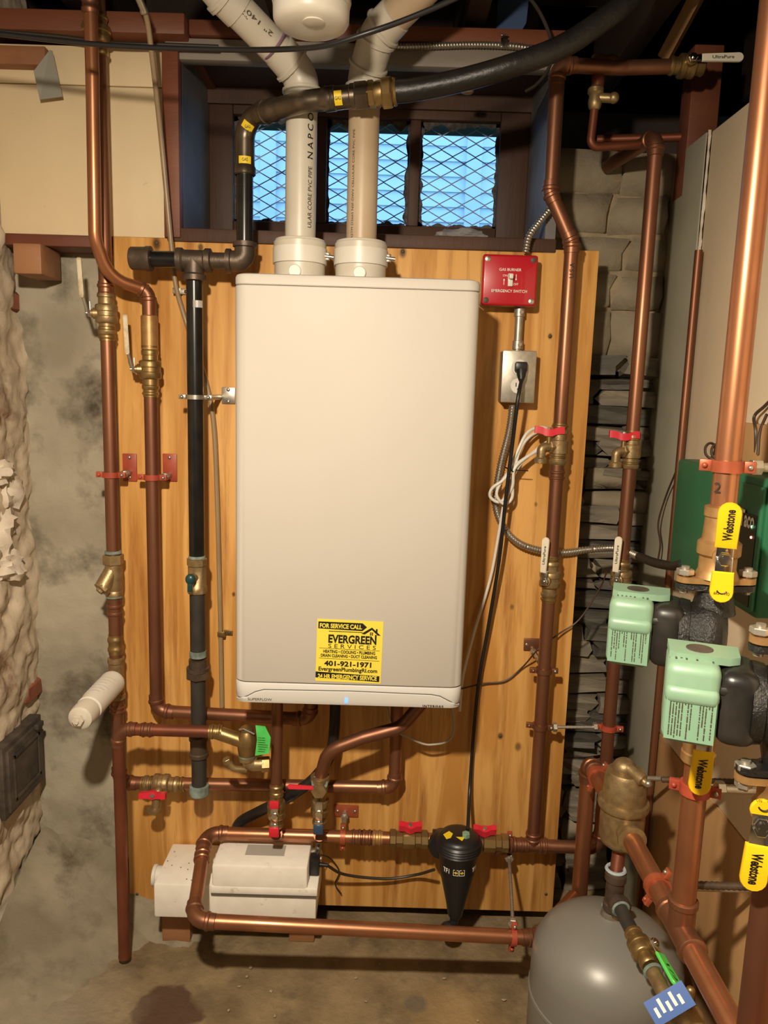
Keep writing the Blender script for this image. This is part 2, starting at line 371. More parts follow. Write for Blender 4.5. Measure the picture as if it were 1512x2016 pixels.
def lever_valve(name, label, c, d, stem, lev, r, L, grip, glen, gw, body='brass', group=None, txt=None, gm='chrome', off=None, cat='valve', thick=.005, tmat='ink', toff=.5, trot=1):
    t = thing(name, label, cat, c, group); c = Vector(c); stem = Vector(stem).normalized(); lev = Vector(lev).normalized()
    part('valve_body', valve_body(c, d, r, L, stem), body, t)
    p = c+stem*r*2.2
    h = part('lever', slab(MB(), p-lev*.008, lev, stem, .032, gw*.75, .0025, .0006).hexn(p, stem, .006, .0085).cyl(p+stem*.006, p+stem*.009, .0035), gm, t)
    g0 = p+lev*.018+(off or V(0,0,0))
    if off and off.length > .01: part('lever_arm', MB().tube([p, p+stem*.006+lev*.004, g0+lev*.012], .0035, 8), gm, h)
    g = part('grip', tongue(g0, lev, stem, glen, gw*.8, gw, thick), grip, h)
    if txt:
        rr = lev*trot; uu = stem.cross(rr)
        text(g, txt, g0+lev*glen*toff+stem*(thick/2), rr, uu, w=glen*.52, h=gw*.34, m=tmat, bold=.015)
    return t
def wing(c, up, d, w, m, parent, th=.012):
    """two-lobed tap handle: c centre, up stem axis, d wing direction"""
    up = Vector(up).normalized(); d = (Vector(d)-up*Vector(d).dot(up)).normalized(); s = up.cross(d); mb = MB(); c = Vector(c)
    st = [(-1,.15,.45),(-.8,.2,.55),(-.5,.05,.5),(-.25,-.25,.6),(0,-.3,.75),(.25,-.25,.6),(.5,.05,.5),(.8,.2,.55),(1,.15,.45)]
    ring = []
    for x, h, k in st:
        p = c+d*(x*w/2)+up*(h*th); a = th*.62; b = k*th*1.15
        ring.append([p-s*b-up*a, p+s*b-up*a, p+s*b*.9+up*a, p-s*b*.9+up*a])
    vs = [q for r_ in ring for q in r_]; fs = [(3,2,1,0), tuple(len(vs)-4+i for i in range(4))]
    for i in range(len(ring)-1):
        for j in range(4): fs.append((i*4+j, i*4+(j+1)%4, (i+1)*4+(j+1)%4, (i+1)*4+j))
    mb.add(vs, fs); h = part('handle', mb, m, parent)
    part('screw', MB().hexn(c+up*(th*.3), up, .004, .005), 'steel', h); return h
def drain_valve(name, label, c, d, out, r, wingd, body='brass_cast', group=None, hm='red_vinyl', hup=.03, reach=.03, ww=.062):
    """hose-bib: tee body on the pipe (axis d), stub along out, spout bent down, wing handle above"""
    t = thing(name, label, 'valve', c, group); c = Vector(c); out = Vector(out).normalized()
    part('valve_body', MB().lathe(c, d, [(a*.075, b*r) for a, b in [(-.5,1.12),(-.45,1.3),(-.38,1.3),(-.36,1.12),(-.2,1.12),(-.18,1.4),(.18,1.4),(.2,1.12),(.36,1.12),(.38,1.3),(.45,1.3),(.5,1.12)]], 20), body, t)
    p = c+out*reach
    part('spout', MB().tube(fillet([c, p, p+out*.018, p+out*.018-Z*.026], .012), .0095, 14).hexn(c+out*r*.9, out, .012, .0135).lathe(p+out*.018-Z*.022, -Z, [(0,.011),(.003,.0135),(.012,.0135),(.013,.011)], 16), body, t)
    part('stem', MB().cyl(p, p+Z*hup, .005), 'brass', t)
    wing(p+Z*hup, Z, wingd, ww, hm, t); return t
def ring_clamp(name, label, c, d, r, m='red_paint', ear=None, plate=None, rod=None, group=None, w=.012, plate_size=(.032,.062), arm=False):
    """two-piece pipe ring: ears with screws; optional wall plate and stand-off rod"""
    c = Vector(c); d = Vector(d).normalized(); t = thing(name, label, 'pipe clamp', c, group)
    ear = Vector(ear or X); ear = (ear-d*ear.dot(d)).normalized()
    mb = MB().lathe(c-d*w/2, d, [(0,r*1.02),(0,r*1.24),(w,r*1.24),(w,r*1.02)], 20)
    for s in (-1, 1): mb.box(c+ear*s*(r*1.24+.006), (.016,.008,w), (ear, d.cross(ear), d), bev=.001)
    part('ring', mb, m, t)
    for s in (-1, 1):
        q = c+ear*s*(r*1.24+.007); k = d.cross(ear); k = k if k.y < 0 else -k
        part('screw', MB().ball(q+k*.0045, (.004,.004,.004), 10, 6), 'steel' if s > 0 else m, t)
    if plate is not None:
        pc = Vector(plate); part('wall_plate', MB().box(pc, (plate_size[0], .004, plate_size[1]), bev=.0015), m, t)
        for s in (-1, 1):
            off = V(0,-.003,s*plate_size[1]*.36) if plate_size[1] > plate_size[0] else V(s*plate_size[0]*.36,-.003,0)
            part('screw', MB().ball(pc+off, (.004,.002,.004), 10, 6), 'steel', t)
    if arm and plate is not None: part('standoff', MB().cyl(c+V(r*1.1,.004,0), V(plate.x,-.003,c.z), .0065, n=12).hexn(V(c.x+r*1.1+.006,c.y+.02,c.z), Y, .008, .009), 'steel', t)
    if rod: part('rod', MB().cyl(rod[0], rod[1], .0045, n=10).hexn(rod[0], (Vector(rod[1])-Vector(rod[0])), .008, .009), 'steel', t)
    return t
def threaded_rod(name, label, a, b, r=.0045, nut=True, m='galv', cat='rod'):
    a = Vector(a); b = Vector(b); d = (b-a).normalized(); t = thing(name, label, cat, a)
    L = (b-a).length; n = int(L/.004); prof = []
    for i in range(n+1): prof += [(L*i/n, r*(1.0 if i % 2 else .82))]
    part('shaft', MB().lathe(a, d, prof, 10), m, t)
    if nut:
        part('nut', MB().hexn(a+d*.002, d, .009, .0105), m, t); part('nut', MB().hexn(b-d*.011, d, .009, .0105), m, t)
    return t
def flex(pts, r, pitch=.006, k=8):      # spiral armoured conduit: ridged radius along the path
    sp = spline(pts, k); L = [0]
    for i in range(1, len(sp)): L.append(L[-1]+(sp[i]-sp[i-1]).length)
    tot = L[-1]; n = int(tot/(pitch/3)); out = []; rs = []; j = 0
    for i in range(n+1):
        s = tot*i/n
        while j < len(L)-2 and L[j+1] < s: j += 1
        f = (s-L[j])/max(L[j+1]-L[j], 1e-9); out.append(sp[j].lerp(sp[j+1], f)); rs.append(r*(1.0 if i % 3 else .80))
    return MB().tube(out, rs, 10)
# ================================================================== THE ROOM
FX0, FX1, FY0, FY1 = -1.15, 1.10, -3.6, .20
def grid(nx, ny, fn):
    vs = [fn(i/nx, j/ny) for j in range(ny+1) for i in range(nx+1)]; fs = []
    for j in range(ny):
        for i in range(nx): a = j*(nx+1)+i; fs.append((a, a+1, a+nx+2, a+nx+1))
    return MB().add(vs, fs)
def fbm(p, o=5): return noise.fractal(p, 0.9, 2.0, o)
pud = Wz(330, 1990, 0); st2 = Wz(818, 1976, 0); st3 = Wz(720, 2005, 0)
mat('concrete', (0.27,0.198,0.104), .85, 0, (0.15,0.105,0.05), 9, bump=1.0, bscale=45, detail=8, col3=(0.095,0.07,0.038), scale3=7, lo3=.52, hi3=.70,
    spots=[(Wz(900,2000,0), .12, .10, (0.42,0.27,0.11), .6, .05, (1,1,1)), (pud, .075, .012, (0.075,0.036,0.02), .9, .11, (1,1,1)),
           (st2, .030, .012, (0.13,0.105,0.07), .8, .01, (1,1,1)), (Wz(250,2000,0)+V(-.2,-.02,0), .25, .18, (0.28,0.24,0.175), .8, .10, (1,1,1))])
def ffn(a, b):
    x = FX0+(FX1-FX0)*a; y = FY0+(FY1-FY0)*b; p = V(x*5, y*5, 0)
    z = .004*fbm(p)+.0015*fbm(p*5)
    return V(x, y, min(z, .006))
struct('floor', grid(150, 240, ffn), 'concrete')
# sloped concrete skirt in the left corner
def kfn(a, b):
    # a across from the left wall / back wall to the open floor, b along
    x0 = -.83+.30*b; y0 = .09-.02*b
    ex = -.60+.40*b
    path = [V(-.84, -.75, 0), V(-.84, .10, 0), V(-.34, .10, 0)]
    L1 = .85; L2 = .50; s = b*(L1+L2)
    if s < L1: base = path[0].lerp(path[1], s/L1); dirn = V(1, -.25*(s/L1)**2, 0)
    else: base = path[1].lerp(path[2], (s-L1)/L2); dirn = V(1-1*(s-L1)/L2, -.6, 0)
    dirn.normalize()
    hgt = .17*math.exp(-((s-L1)/.28)**2)+.012; wd = .15+.22*math.exp(-((s-L1)/.35)**2)
    p = base+dirn*wd*a; p.z = hgt*(1-a)**1.5+.007*fbm(p*9)*(1-a)+.003*fbm(p*30)-.004*a
    return p
mat('skirt', (0.32,0.275,0.195), .85, 0, (0.19,0.16,0.105), 6, bump=.9, bscale=30, detail=8, col3=(0.12,0.095,0.06), scale3=5, lo3=.55, hi3=.70,
    spots=[(Wz(150,1660,.08), .055, .04, (0.33,0.155,0.075), .75, .06, (1,1,1)), (Wz(195,1730,.05), .05, .04, (0.33,0.16,0.08), .7, .06, (1,1,1))])
trim = struct('trim_1', grid(40, 130, kfn), 'skirt'); trim.name = 'trim_1'
# back wall: rough cement render on the left, dry-laid stone on the right, hole for the window
wb = struct('wall_back')
WX0, WX1, WZ0, WZ1 = -.45, .325, 1.62, 2.00     # window opening
def rend(x0, x1, z0, z1, y, nx, nz, amp):
    return grid(nx, nz, lambda a, b: V(x0+(x1-x0)*a, y+amp*fbm(V((x0+(x1-x0)*a)*4, 3.1, (z0+(z1-z0)*b)*4))+amp*.35*fbm(V((x0+(x1-x0)*a)*22, 1.1, (z0+(z1-z0)*b)*22)), z0+(z1-z0)*b))
part('cement_render', rend(-.92, .42, -.05, 1.60, .085, 110, 130, .010), 'parging', wb)
part('core', MB().bx((-1.2,.115,-.05), (WX0-.02,.55,2.0)).bx((WX1+.02,.205,-.05), (1.2,.55,1.80)).bx((WX0-.02,.13,-.05), (WX1+.02,.55,WZ0-.03)), 'mortar', wb)
part('rim_board', MB().bx((WX1+.03,.40,1.79), (1.2,.55,2.3)).bx((-1.2,.41,2.0), (WX1+.03,.55,2.3)), 'wood_joist', wb)
part('mortar_bed', rend(.36, .86, -.05, 1.38, .195, 40, 130, .010), 'mortar', wb)
part('mortar_bed', rend(.36, .86, 1.36, 1.80, .150, 60, 60, .014), 'mortar', wb)
def stone_mesh(seed, k=3, jag=.16):
    bm = bmesh.new(); bmesh.ops.create_cube(bm, size=1.0); bmesh.ops.subdivide_edges(bm, edges=bm.edges[:], cuts=1, use_grid_fill=True)
    rnd = random.Random(seed)
    for v in bm.verts:
        l = v.co.length; v.co = v.co*(1-.10*(l-.5))
        v.co += V(rnd.uniform(-1,1), rnd.uniform(-1,1), rnd.uniform(-1,1))*jag*.5*V(1,1,1).length*.5
    me = bpy.data.meshes.new('stone'); bm.to_mesh(me); bm.free()
    if jag < .15: me.polygons.foreach_set('use_smooth', [True]*len(me.polygons))
    return me
SM = {}
for mn in ('slate', 'slate_dark', 'stone_grey'):
    for i in range(6):
        me = stone_mesh(len(mn)*37+i*11, jag=.20 if mn != 'stone_grey' else .14); me.materials.append(MATS[mn]); SM[mn, i] = me
rnd = random.Random(3)
def lay(z0, z1, hmin, hmax, wmin, wmax, kinds, jit):
    z = z0
    while z < z1:
        h = rnd.uniform(hmin, hmax); x = .385+rnd.uniform(-.05, 0)
        while x < .72:
            wd = rnd.uniform(wmin, wmax); mn = rnd.choice(kinds)
            o = bpy.data.objects.new('stone', SM[mn, rnd.randrange(6)]); COL.objects.link(o); o.parent = wb
            o.location = (x+wd/2, .185+rnd.uniform(-jit, jit), z+h/2+rnd.uniform(-.003,.003)); o.scale = (wd*.98, .09, h*.93)
            o.rotation_euler = (rnd.uniform(-.1,.1), rnd.uniform(-.05,.05), rnd.uniform(-.12,.12)); x += wd
        z += h
lay(.0, .30, .05, .09, .10, .20, ['stone_grey', 'slate'], .012)
lay(.30, 1.02, .022, .055, .09, .24, ['slate', 'slate_dark', 'slate'], .018)
lay(1.02, 1.08, .05, .06, .12, .2, ['stone_grey'], .012)
lay(1.08, 1.38, .02, .05, .09, .24, ['slate_dark', 'slate', 'slate_dark'], .016)
lay(1.38, 1.78, .075, .12, .11, .19, ['stone_grey'], .008)
# left wall: crumbling lime plaster over brick, seen along its face
wl = struct('wall_left')
def lfn(a, b):
    y = -.75+.90*a**.8; z = -.02+2.2*b
    edge = max(0, (y+.25)/.4)
    x = -.835+.020*fbm(V(.3, y*4, z*4))+.008*fbm(V(.9, y*16, z*16))+.003*fbm(V(.5, y*50, z*50))-.02*max(0, (.9-z))*edge*.6
    return V(x, y, z)
part('plaster', grid(110, 260, lfn), 'plaster', wl)
part('core', MB().bx((-1.2,-3.6,-.05), (-.875,.12,2.3)), 'slate_dark', wl)
def chunk(c, r, seed, n=22, m=14, amp=.35):
    mb = MB().ball(V(0,0,0), 1.0, n, m); out = []
    for v in mb.v:
        k = 1+amp*fbm(v*1.7+V(seed, seed*.7, 0))+amp*.5*fbm(v*5+V(seed,0,0)); out.append(Vector(c)+V(v.x*r[0]*k, v.y*r[1]*k, v.z*r[2]*k))
    mb.v = out; return mb
for px, py, y, rz in ((15, 975, -.02, .060), (8, 1050, -.04, .075), (25, 1115, -.03, .04), (5, 930, -.05, .03)):
    part('loose_plaster', chunk(W(px, py, y)+V(-.035,0,0), (.05, .06, rz), px, 30, 18), 'plaster_white', wl)
# red bricks showing at the broken edge of the plaster
bme = None
for px, py, y in ((38, 590, .03), (36, 660, .03), (42, 700, .035), (52, 870, .035), (55, 905, .04), (58, 985, .045), (62, 1040, .045), (70, 1100, .05), (75, 1300, .05), (92, 1360, .05)):
    if bme is None:
        bme = MB().box(V(0,0,0), (.05,.09,.045), bev=.006, seg=1).mesh('brick'); bme.materials.append(MATS['brick'])
    o = bpy.data.objects.new('brick', bme); COL.objects.link(o); o.parent = wl
    p = W(px, py, y); o.location = (p.x-.052, p.y+.01, p.z); o.rotation_euler = (random.uniform(-.1,.1), 0, random.uniform(-.2,.2))
# right wall: cream board on a plywood backer, grey sheet at the far end
RX = .64
wr = struct('wall_right')
part('core', MB().bx((RX+.02,-3.6,-.05), (1.2,.3,1.76)).bx((.95,-3.6,1.7), (1.2,.3,2.4)), 'slate_dark', wr)
part('board', MB().bx((RX,-1.25,.55), (RX+.016,-.055,1.835), bev=.002), 'board_cream', wr)
part('board', MB().bx((RX-.004,-.035,.02), (RX+.012,.175,1.84), bev=.002), 'board_grey', wr)
part('board', MB().bx((RX-.001,-1.25,.02), (RX+.018,-.06,.548), bev=.002), 'wood_tan', wr)
mb = MB(); zz = .60
ragged = []
for i in range(26):
    z = 1.52+.32*i/25; ragged.append(V(RX-.0055, -.055+random.uniform(.0,.012)*(1 if i > 8 else .4), z))
ragged += [V(RX-.0055, -.046-.006*random.random(), 1.84-.32*i/25) for i in range(26)]
part('torn_edge', MB().prism(ragged, V(.006,0,0)), 'plaster_white', wr)
# rear of the room, behind the camera
struct('wall_front', MB().bx((-1.2,-3.7,-.05), (1.2,-3.6,2.4)), 'slate_dark')
# ceiling: dark boards over joists
ce = struct('ceiling')
for i in range(14):
    y0 = -3.6+.30*i; part('floor_board', MB().bx((-1.2,y0+.002,2.27), (1.2,y0+.298,2.30)), 'wood_joist', ce)
for x in (-1.02, -.66, -.245, .16, .52, .90): part('joist', MB().bx((x-.022,-3.6,2.055), (x+.022,.45,2.268), bev=.003), 'wood_joist', ce)
part('rim_joist', MB().bx((-1.2,.40,2.02), (1.2,.44,2.268)), 'wood_joist', ce)
part('mounting_board', MB().bx((-.16,-.48,1.897), (-.07,-.41,1.915), bev=.002).bx((-.135,-.47,1.915), (-.095,-.42,2.0)).bx((-.24,-.47,2.0),(.16,-.41,2.05)), 'wood_joist', ce)
# red-brown sill plate along the top of the wall
part('sill_plate', MB().bx((-1.15,-.035,1.995), (WX0+.02,.34,2.035), bev=.003), 'wood_redbrown', ce)
part('sill_plate', MB().bx((WX0+.022,-.01,2.005), (.36,.34,2.035), bev=.003), 'wood_redbrown', ce)
# window opening: casing boards, reveals, sash with three panes
wn = struct('window_1'); YW = .28
part('casing', MB().bx((WX0-.034,-.012,1.607), (WX0,.02,1.985), bev=.002), 'wood_redbrown', wn)
part('reveal', MB().bx((WX0-.03,.02,1.58), (WX0,YW+.08,2.02)), 'reveal_grey', wn)
part('reveal', MB().bx((WX1,-.004,1.60), (WX1+.022,YW+.08,2.02)), 'reveal_grey', wn)
part('window_sill', MB().bx((WX0-.03,-.006,1.600), (WX1+.025,YW+.08,1.628), bev=.003), 'wood_dark', wn)
part('head_board', MB().bx((WX0-.03,.0,1.962), (WX1+.03,.03,2.003), bev=.002), 'trim_grey', wn)
part('head_lining', MB().bx((WX0-.03,.03,2.00), (WX1+.03,YW+.08,2.015)), 'wood_dark', wn)
part('upper_board', MB().bx((WX0,YW-.03,1.965), (WX1,YW+.02,2.0)), 'wood_dark', wn)
gx0, gx1, gz0, gz1 = -.392, .254, 1.70, 1.945
part('stile', MB().bx((WX0,YW-.02,1.63), (gx0,YW+.03,1.985), bev=.003), 'wood_dark', wn)
part('stile', MB().bx((gx1,YW-.02,1.63), (WX1,YW+.03,1.985), bev=.003), 'wood_dark', wn)
part('rail', MB().bx((gx0,YW-.02,1.63), (gx1,YW+.03,gz0), bev=.003), 'wood_dark', wn)
part('rail', MB().bx((gx0,YW-.02,gz1), (gx1,YW+.03,1.985), bev=.003), 'wood_dark', wn)
m1 = W(633, 350, YW).x; m2 = W(815, 350, YW).x
for mx in (m1, m2): part('muntin', MB().bx((mx-.013,YW-.018,gz0), (mx+.013,YW+.028,gz1), bev=.003), 'wood_dark', wn)
def putty(a, b, inward, hi):
    n = 46; o = []; a = Vector(a); b = Vector(b)
    for i in range(n+1):
        p = a.lerp(b, i/n); o.append(p+inward*(.0035+hi*max(0, noise.noise(V(p.x*40, p.z*40, hi*100))+.35)+random.uniform(0,.002)))
    o += [b, a]; return MB().prism(o, V(0,.004,0))
for i, (x0, x1) in enumerate(((gx0, m1-.013), (m1+.013, m2-.013), (m2+.013, gx1))):
    part('pane', MB().bx((x0,YW+.004,gz0), (x1,YW+.007,gz1)), 'glass', wn)
    y = YW-.001
    part('putty', putty((x0,y,gz1), (x1,y,gz1), V(0,0,-1), .020), 'putty', wn)
    part('putty', putty((x0,y,gz0), (x1,y,gz0), V(0,0,1), .010), 'putty', wn)
    part('putty', putty((x0,y,gz0), (x0,y,gz1), V(1,0,0), .007), 'putty', wn)
    part('putty', putty((x1,y,gz0), (x1,y,gz1), V(-1,0,0), .009), 'putty', wn)
# expanded-metal guard outside the glass
gd = thing('window_guard', 'expanded metal mesh guard fixed outside the basement window', 'window guard', (-.07, .36, 1.62))
nrow, pw, ph = 24, .058, .0165
for k in range(nrow):
    z = 1.635+k*ph; pts = []
    n = 30
    for i in range(n+1):
        x = -.49+i*pw/2; pts.append(V(x, .36, z+(ph/2 if (i+k) % 2 else -ph/2)*.94))
    part('strand', MB().tube(pts, .0016, 5), 'guard_steel', gd)
# outside: neighbour's clapboard wall and ground
nb = thing('neighbouring_house', 'pale clapboard wall of the house seen outside through the window', 'house', (0, 3.1, 1.5))
part('wall', MB().bx((-3,3.06,1.5), (3,3.3,4.2)), 'siding_white', nb)
for i in range(24):
    z = 1.7+.085*i
    part('clapboard', MB().prism([V(-3,3.06,z+.09), V(-3,3.06,z-.002), V(-3,3.03,z-.002), V(-3,3.045,z+.088)], V(6,0,0)), 'siding_white', nb)
for x0 in (-.78, .42):
    part('downpipe' if x0 < 0 else 'corner_board', MB().bx((x0,2.985,1.6), (x0+.09,3.03,3.8), bev=.006), 'siding_white', nb)
struct('ground_outside', MB().bx((-4,.55,1.45), (4,3.3,1.50)), 'grass')
# ================================================================== BOARDS ON THE BACK WALL
def knot(px, py, r, k=1.0): return (W(px, py, 0), r, r*.6, (0.055,0.024,0.01), .85*k, r*.3, (1,0,.7))
PLY = mat('plywood', (0.74,0.41,0.125), .46, 0, (0.55,0.26,0.060), 2.2, stretch=(8,1,.55), detail=6, dist=1.8, lo=.40, hi=.62, bump=.10, bscale=30,
    col3=(0.34,0.13,0.03), scale3=3.6, lo3=.52, hi3=.72,
    spots=[knot(793,497,.010), knot(308,480,.012), knot(1083,662,.006), knot(985,1449,.008), knot(1020,1470,.010,.8), knot(1008,1195,.006,.7), knot(460,1170,.005), knot(395,487,.008), knot(430,1140,.005,.6), knot(1055,993,.005,.7)])
mb = MB().bx((-.598,0,.042), (.444,.018,1.607), bev=.0012)
ply = part('sheet', mb, 'plywood', None)
bb = thing('backer_board', 'tall varnished plywood board behind the white boiler', 'board', (-.077, .009, .042))
ply.parent = bb; ply.location = -bb.location
for px, py in ((1083, 662), (308, 478), (793, 495), (985, 1449), (270, 1820), (1075, 1770)):
    p = W(px, min(py, 1760), 0); part('screw', MB().ball(V(p.x, -.001, p.z), (.004,.0015,.004), 10, 6), 'ink_brown', bb)
for x in (-.52, -.10, .34): part('batten', MB().bx((x-.02,.018,.05), (x+.02,.075,1.59)), 'wood_dark', bb)
uc = thing('cream_panel', 'cream painted wall panel left of the window', 'panel', (-.66, 0, 1.607))
part('sheet', MB().bx((-.836,.0,1.607), (WX0-.036,.02,1.905), bev=.0015), 'panel_cream', uc)
part('sheet', MB().bx((-.836,.0,1.907), (WX0-.036,.02,1.982), bev=.0015), 'panel_cream', uc)
led = thing('wall_ledge', 'narrow red-brown wooden ledge under the cream panel', 'ledge', (-.71, .03, 1.575))
part('strip', MB().bx((-.835,-.004,1.583), (-.60,.09,1.606), bev=.002), 'wood_redbrown', led)
p0 = W(25, 490, -.03); p1 = W(82, 540, -.03)
part('bracket_block', MB().bx((p0.x,-.03,p1.z), (p1.x,.07,1.583), bev=.003), 'wood_block', led)
p0 = W(5, 96, -.01); p1 = W(98, 136, -.01)
solo('timber_block', MB().bx((p0.x-.02,-.03,p1.z), (p1.x,-.001,p0.z), bev=.003), 'wood_block', 'brown timber block nailed over the cream panel top edge', 'wood block')
q = [W(98,98,-.034), W(66,140,-.034), W(78,196,-.028), W(123,190,-.028), W(103,100,-.034)]
solo('duct_tape', MB().prism(q, V(0,.0012,0)), 'tape_grey', 'strip of grey tape hanging from the timber block', 'tape')
# ================================================================== BOILER
BY = -.26; BX0, BX1, BZ0, BZ1 = -.288, .166, .675, 1.504
def rrect(x0, x1, y0, y1, r, k=6, inset=0.0):
    x0 += inset; x1 -= inset; y0 += inset; o = [V(x0, y1, 0)]
    for cx, a0 in ((x0+r, math.pi), (x1-r, 1.5*math.pi)):
        for i in range(k+1):
            a = a0+math.pi/2*i/k; o.append(V(cx+r*math.cos(a), y0+r+r*math.sin(a), 0))
    return o+[V(x1, y1, 0)]
def loft(levels, **k):      # levels: (z, inset)
    vs = []; fs = []
    for z, ins in levels: vs += [p+V(0,0,z) for p in rrect(BX0, BX1, BY, -.012, k.get('r', .024), inset=ins)]
    n = len(vs)//len(levels)
    for l in range(len(levels)-1): fs += [(l*n+i, l*n+(i+1)%n, (l+1)*n+(i+1)%n, (l+1)*n+i) for i in range(n)]
    fs += [tuple(range(n))[::-1], tuple((len(levels)-1)*n+i for i in range(n))]; return MB().add(vs, fs)
bo = thing('boiler', 'white wall-hung boiler on the plywood board', 'boiler', (-.06, -.13, BZ0))
zl = W(700, 566, BY).z; zs = W(690, 1349, BY).z
part('cover', loft([(zs+.0015,.001),(zs+.003,0),(zl-.002,0),(zl-.0005,.0012)]), 'white_enamel', bo)
part('top_cap', loft([(zl+.0005,.0012),(zl+.002,0),(BZ1-.007,0),(BZ1-.002,.002),(BZ1,.006)]), 'white_enamel', bo)
bz = part('bezel', loft([(BZ0,.012),(BZ0+.004,.004),(BZ0+.012,.0),(zs-.003,0),(zs-.001,.001)]), 'bezel_white', bo)
out = [W(466,1377,BY), W(486,1371,BY), W(503,1362,BY), W(520,1358,BY), W(690,1361,BY), W(850,1368,BY), W(866,1371,BY), W(885,1381,BY), W(902,1390,BY)]
low = [W(894,1399,BY), W(690,1391,BY), W(476,1384,BY)]
def front_y(x):      # the cover front with its rounded upright corners
    d = max(0, BX0+.024-x, x-(BX1-.024)); return BY+.024-math.sqrt(max(.024**2-d*d, 0))
def ztop(x):
    for a, b in zip(out, out[1:]):
        if a.x <= x <= b.x: return a.z+(b.z-a.z)*(x-a.x)/(b.x-a.x)
    return out[0].z if x < out[0].x else out[-1].z
vs = []; fs = []; ns = 60
for i in range(ns+1):
    x = BX0+.004+(BX1-BX0-.008)*i/ns; y = front_y(x); zt = max(ztop(x), BZ0+.007)
    vs += [V(x,y-.0005,zt+.0006), V(x,y-.0028,zt-.0010), V(x,y-.0028,BZ0+.010), V(x,y+.0005,BZ0+.002)]
for i in range(ns):
    for j in range(3): fs.append((i*4+j, i*4+j+1, i*4+j+5, i*4+j+4))
part('swoosh_plate', MB().add(vs, fs), 'bezel_white', bz)
part('seam', MB().tube([V(p.x, front_y(p.x)-.0008, p.z+.0010) for p in out], .0010, 6), 'seam_dark', bz)  # dark line along the plate edge: the gap's shadow put into colour
text(bz, 'SUPERFLOW', W(512,1376,BY)+V(0,-.0033,.001), X, Z, w=.048, h=.0045, m='ink_brown')
text(bz, 'INTERGAS', W(852,1390,BY)+V(0,-.0033,.0015), X, Z, w=.041, h=.0040, m='ink', bold=.02, space=1.2)
lc = W(682, 1378, BY)
part('indicator_light', MB().ball(lc+V(-.0018,-.0032,0), (.0010,.0008,.007), 10, 8).ball(lc+V(.0018,-.0032,0), (.0010,.0008,.007), 10, 8), 'led_blue', bz)
part('chassis', MB().bx((BX0+.012,BY+.03,BZ0-.006), (BX1-.012,-.013,BZ0+.003)), 'seam_dark', bo)
part('wall_bracket', MB().bx((BX0+.05,-.014,1.30), (BX1-.05,-.001,1.34)), 'galv', bo)
# service sticker
A, B, Cc = W(625,1218,BY), W(755,1224,BY), W(622,1340,BY); sr = (B-A); su = (A-Cc); SW, SH = sr.length, su.length; sr.normalize(); su = (su-sr*su.dot(sr)).normalized()
sk = thing('service_sticker', 'square yellow service-call sticker on the boiler front', 'sticker', Cc+sr*SW/2)
def S(u, v, l=.0): return A+sr*(SW*u)-su*(SH*v)+V(0,-l,0)
part('label', MB().prism([S(0,0,.0006), S(1,0,.0006), S(1,1,.0006), S(0,1,.0006)], V(0,.0005,0)), 'sticker_yellow', sk)
def zf(x, y): return ((x-613)/396.0, (y-118)/380.0)
def sp(pts, m='ink', name='print'): part(name, MB().prism([S(*zf(*p), .0010) for p in pts], V(0,.0003,0)), m, sk)
def stx(s, x0, x1, y0, y1, m='ink', bold=.02, l=.0014, space=1.0):
    c = S(*zf((x0+x1)/2, (y0+y1)/2)); text(sk, s, c, sr, su, w=(x1-x0)/396*SW, h=(y1-y0)/380*SH, m=m, bold=bold, lift=l, space=space)
sp([(620,133),(885,133),(912,156),(885,180),(620,175)]); stx('FOR SERVICE CALL', 629, 882, 142, 170, 'sticker_yellow', .035, .0016)
sp([(684,187),(886,187),(886,191),(684,191)])
sp([(880,196),(942,156),(996,203),(978,203),(942,170),(900,200)]); sp([(966,164),(976,164),(976,186),(966,178)])
sp([(962,200),(972,200),(972,230),(962,230)])
for a in (0, 1):
    for b in (0, 1): sp([(931+a*11,186+b*10),(939+a*11,186+b*10),(939+a*11,194+b*10),(931+a*11,194+b*10)], name='window_mark')
stx('EVERGREEN', 683, 972, 208, 260, bold=.035); stx('SERVICES', 684, 970, 266, 290, bold=.0, space=1.6)
sp([(630,293),(995,296),(995,298),(630,295)]); stx('HEATING \u2022 COOLING \u2022 PLUMBING', 655, 968, 302, 322, bold=.03); stx('DRAIN CLEANING \u2022 DUCT CLEANING', 641, 980, 328, 347, bold=.03)
sp([(630,355),(995,358),(995,360),(630,357)]); stx('401-921-1971', 663, 948, 369, 402, bold=.035); stx('EvergreenPlumbingRI.com', 630, 985, 408, 440, bold=.025)
sp([(613,440),(1000,452),(1000,488),(613,476)]); stx('24 HR EMERGENCY SERVICE', 627, 985, 452, 480, 'sticker_yellow', .035, .0016)
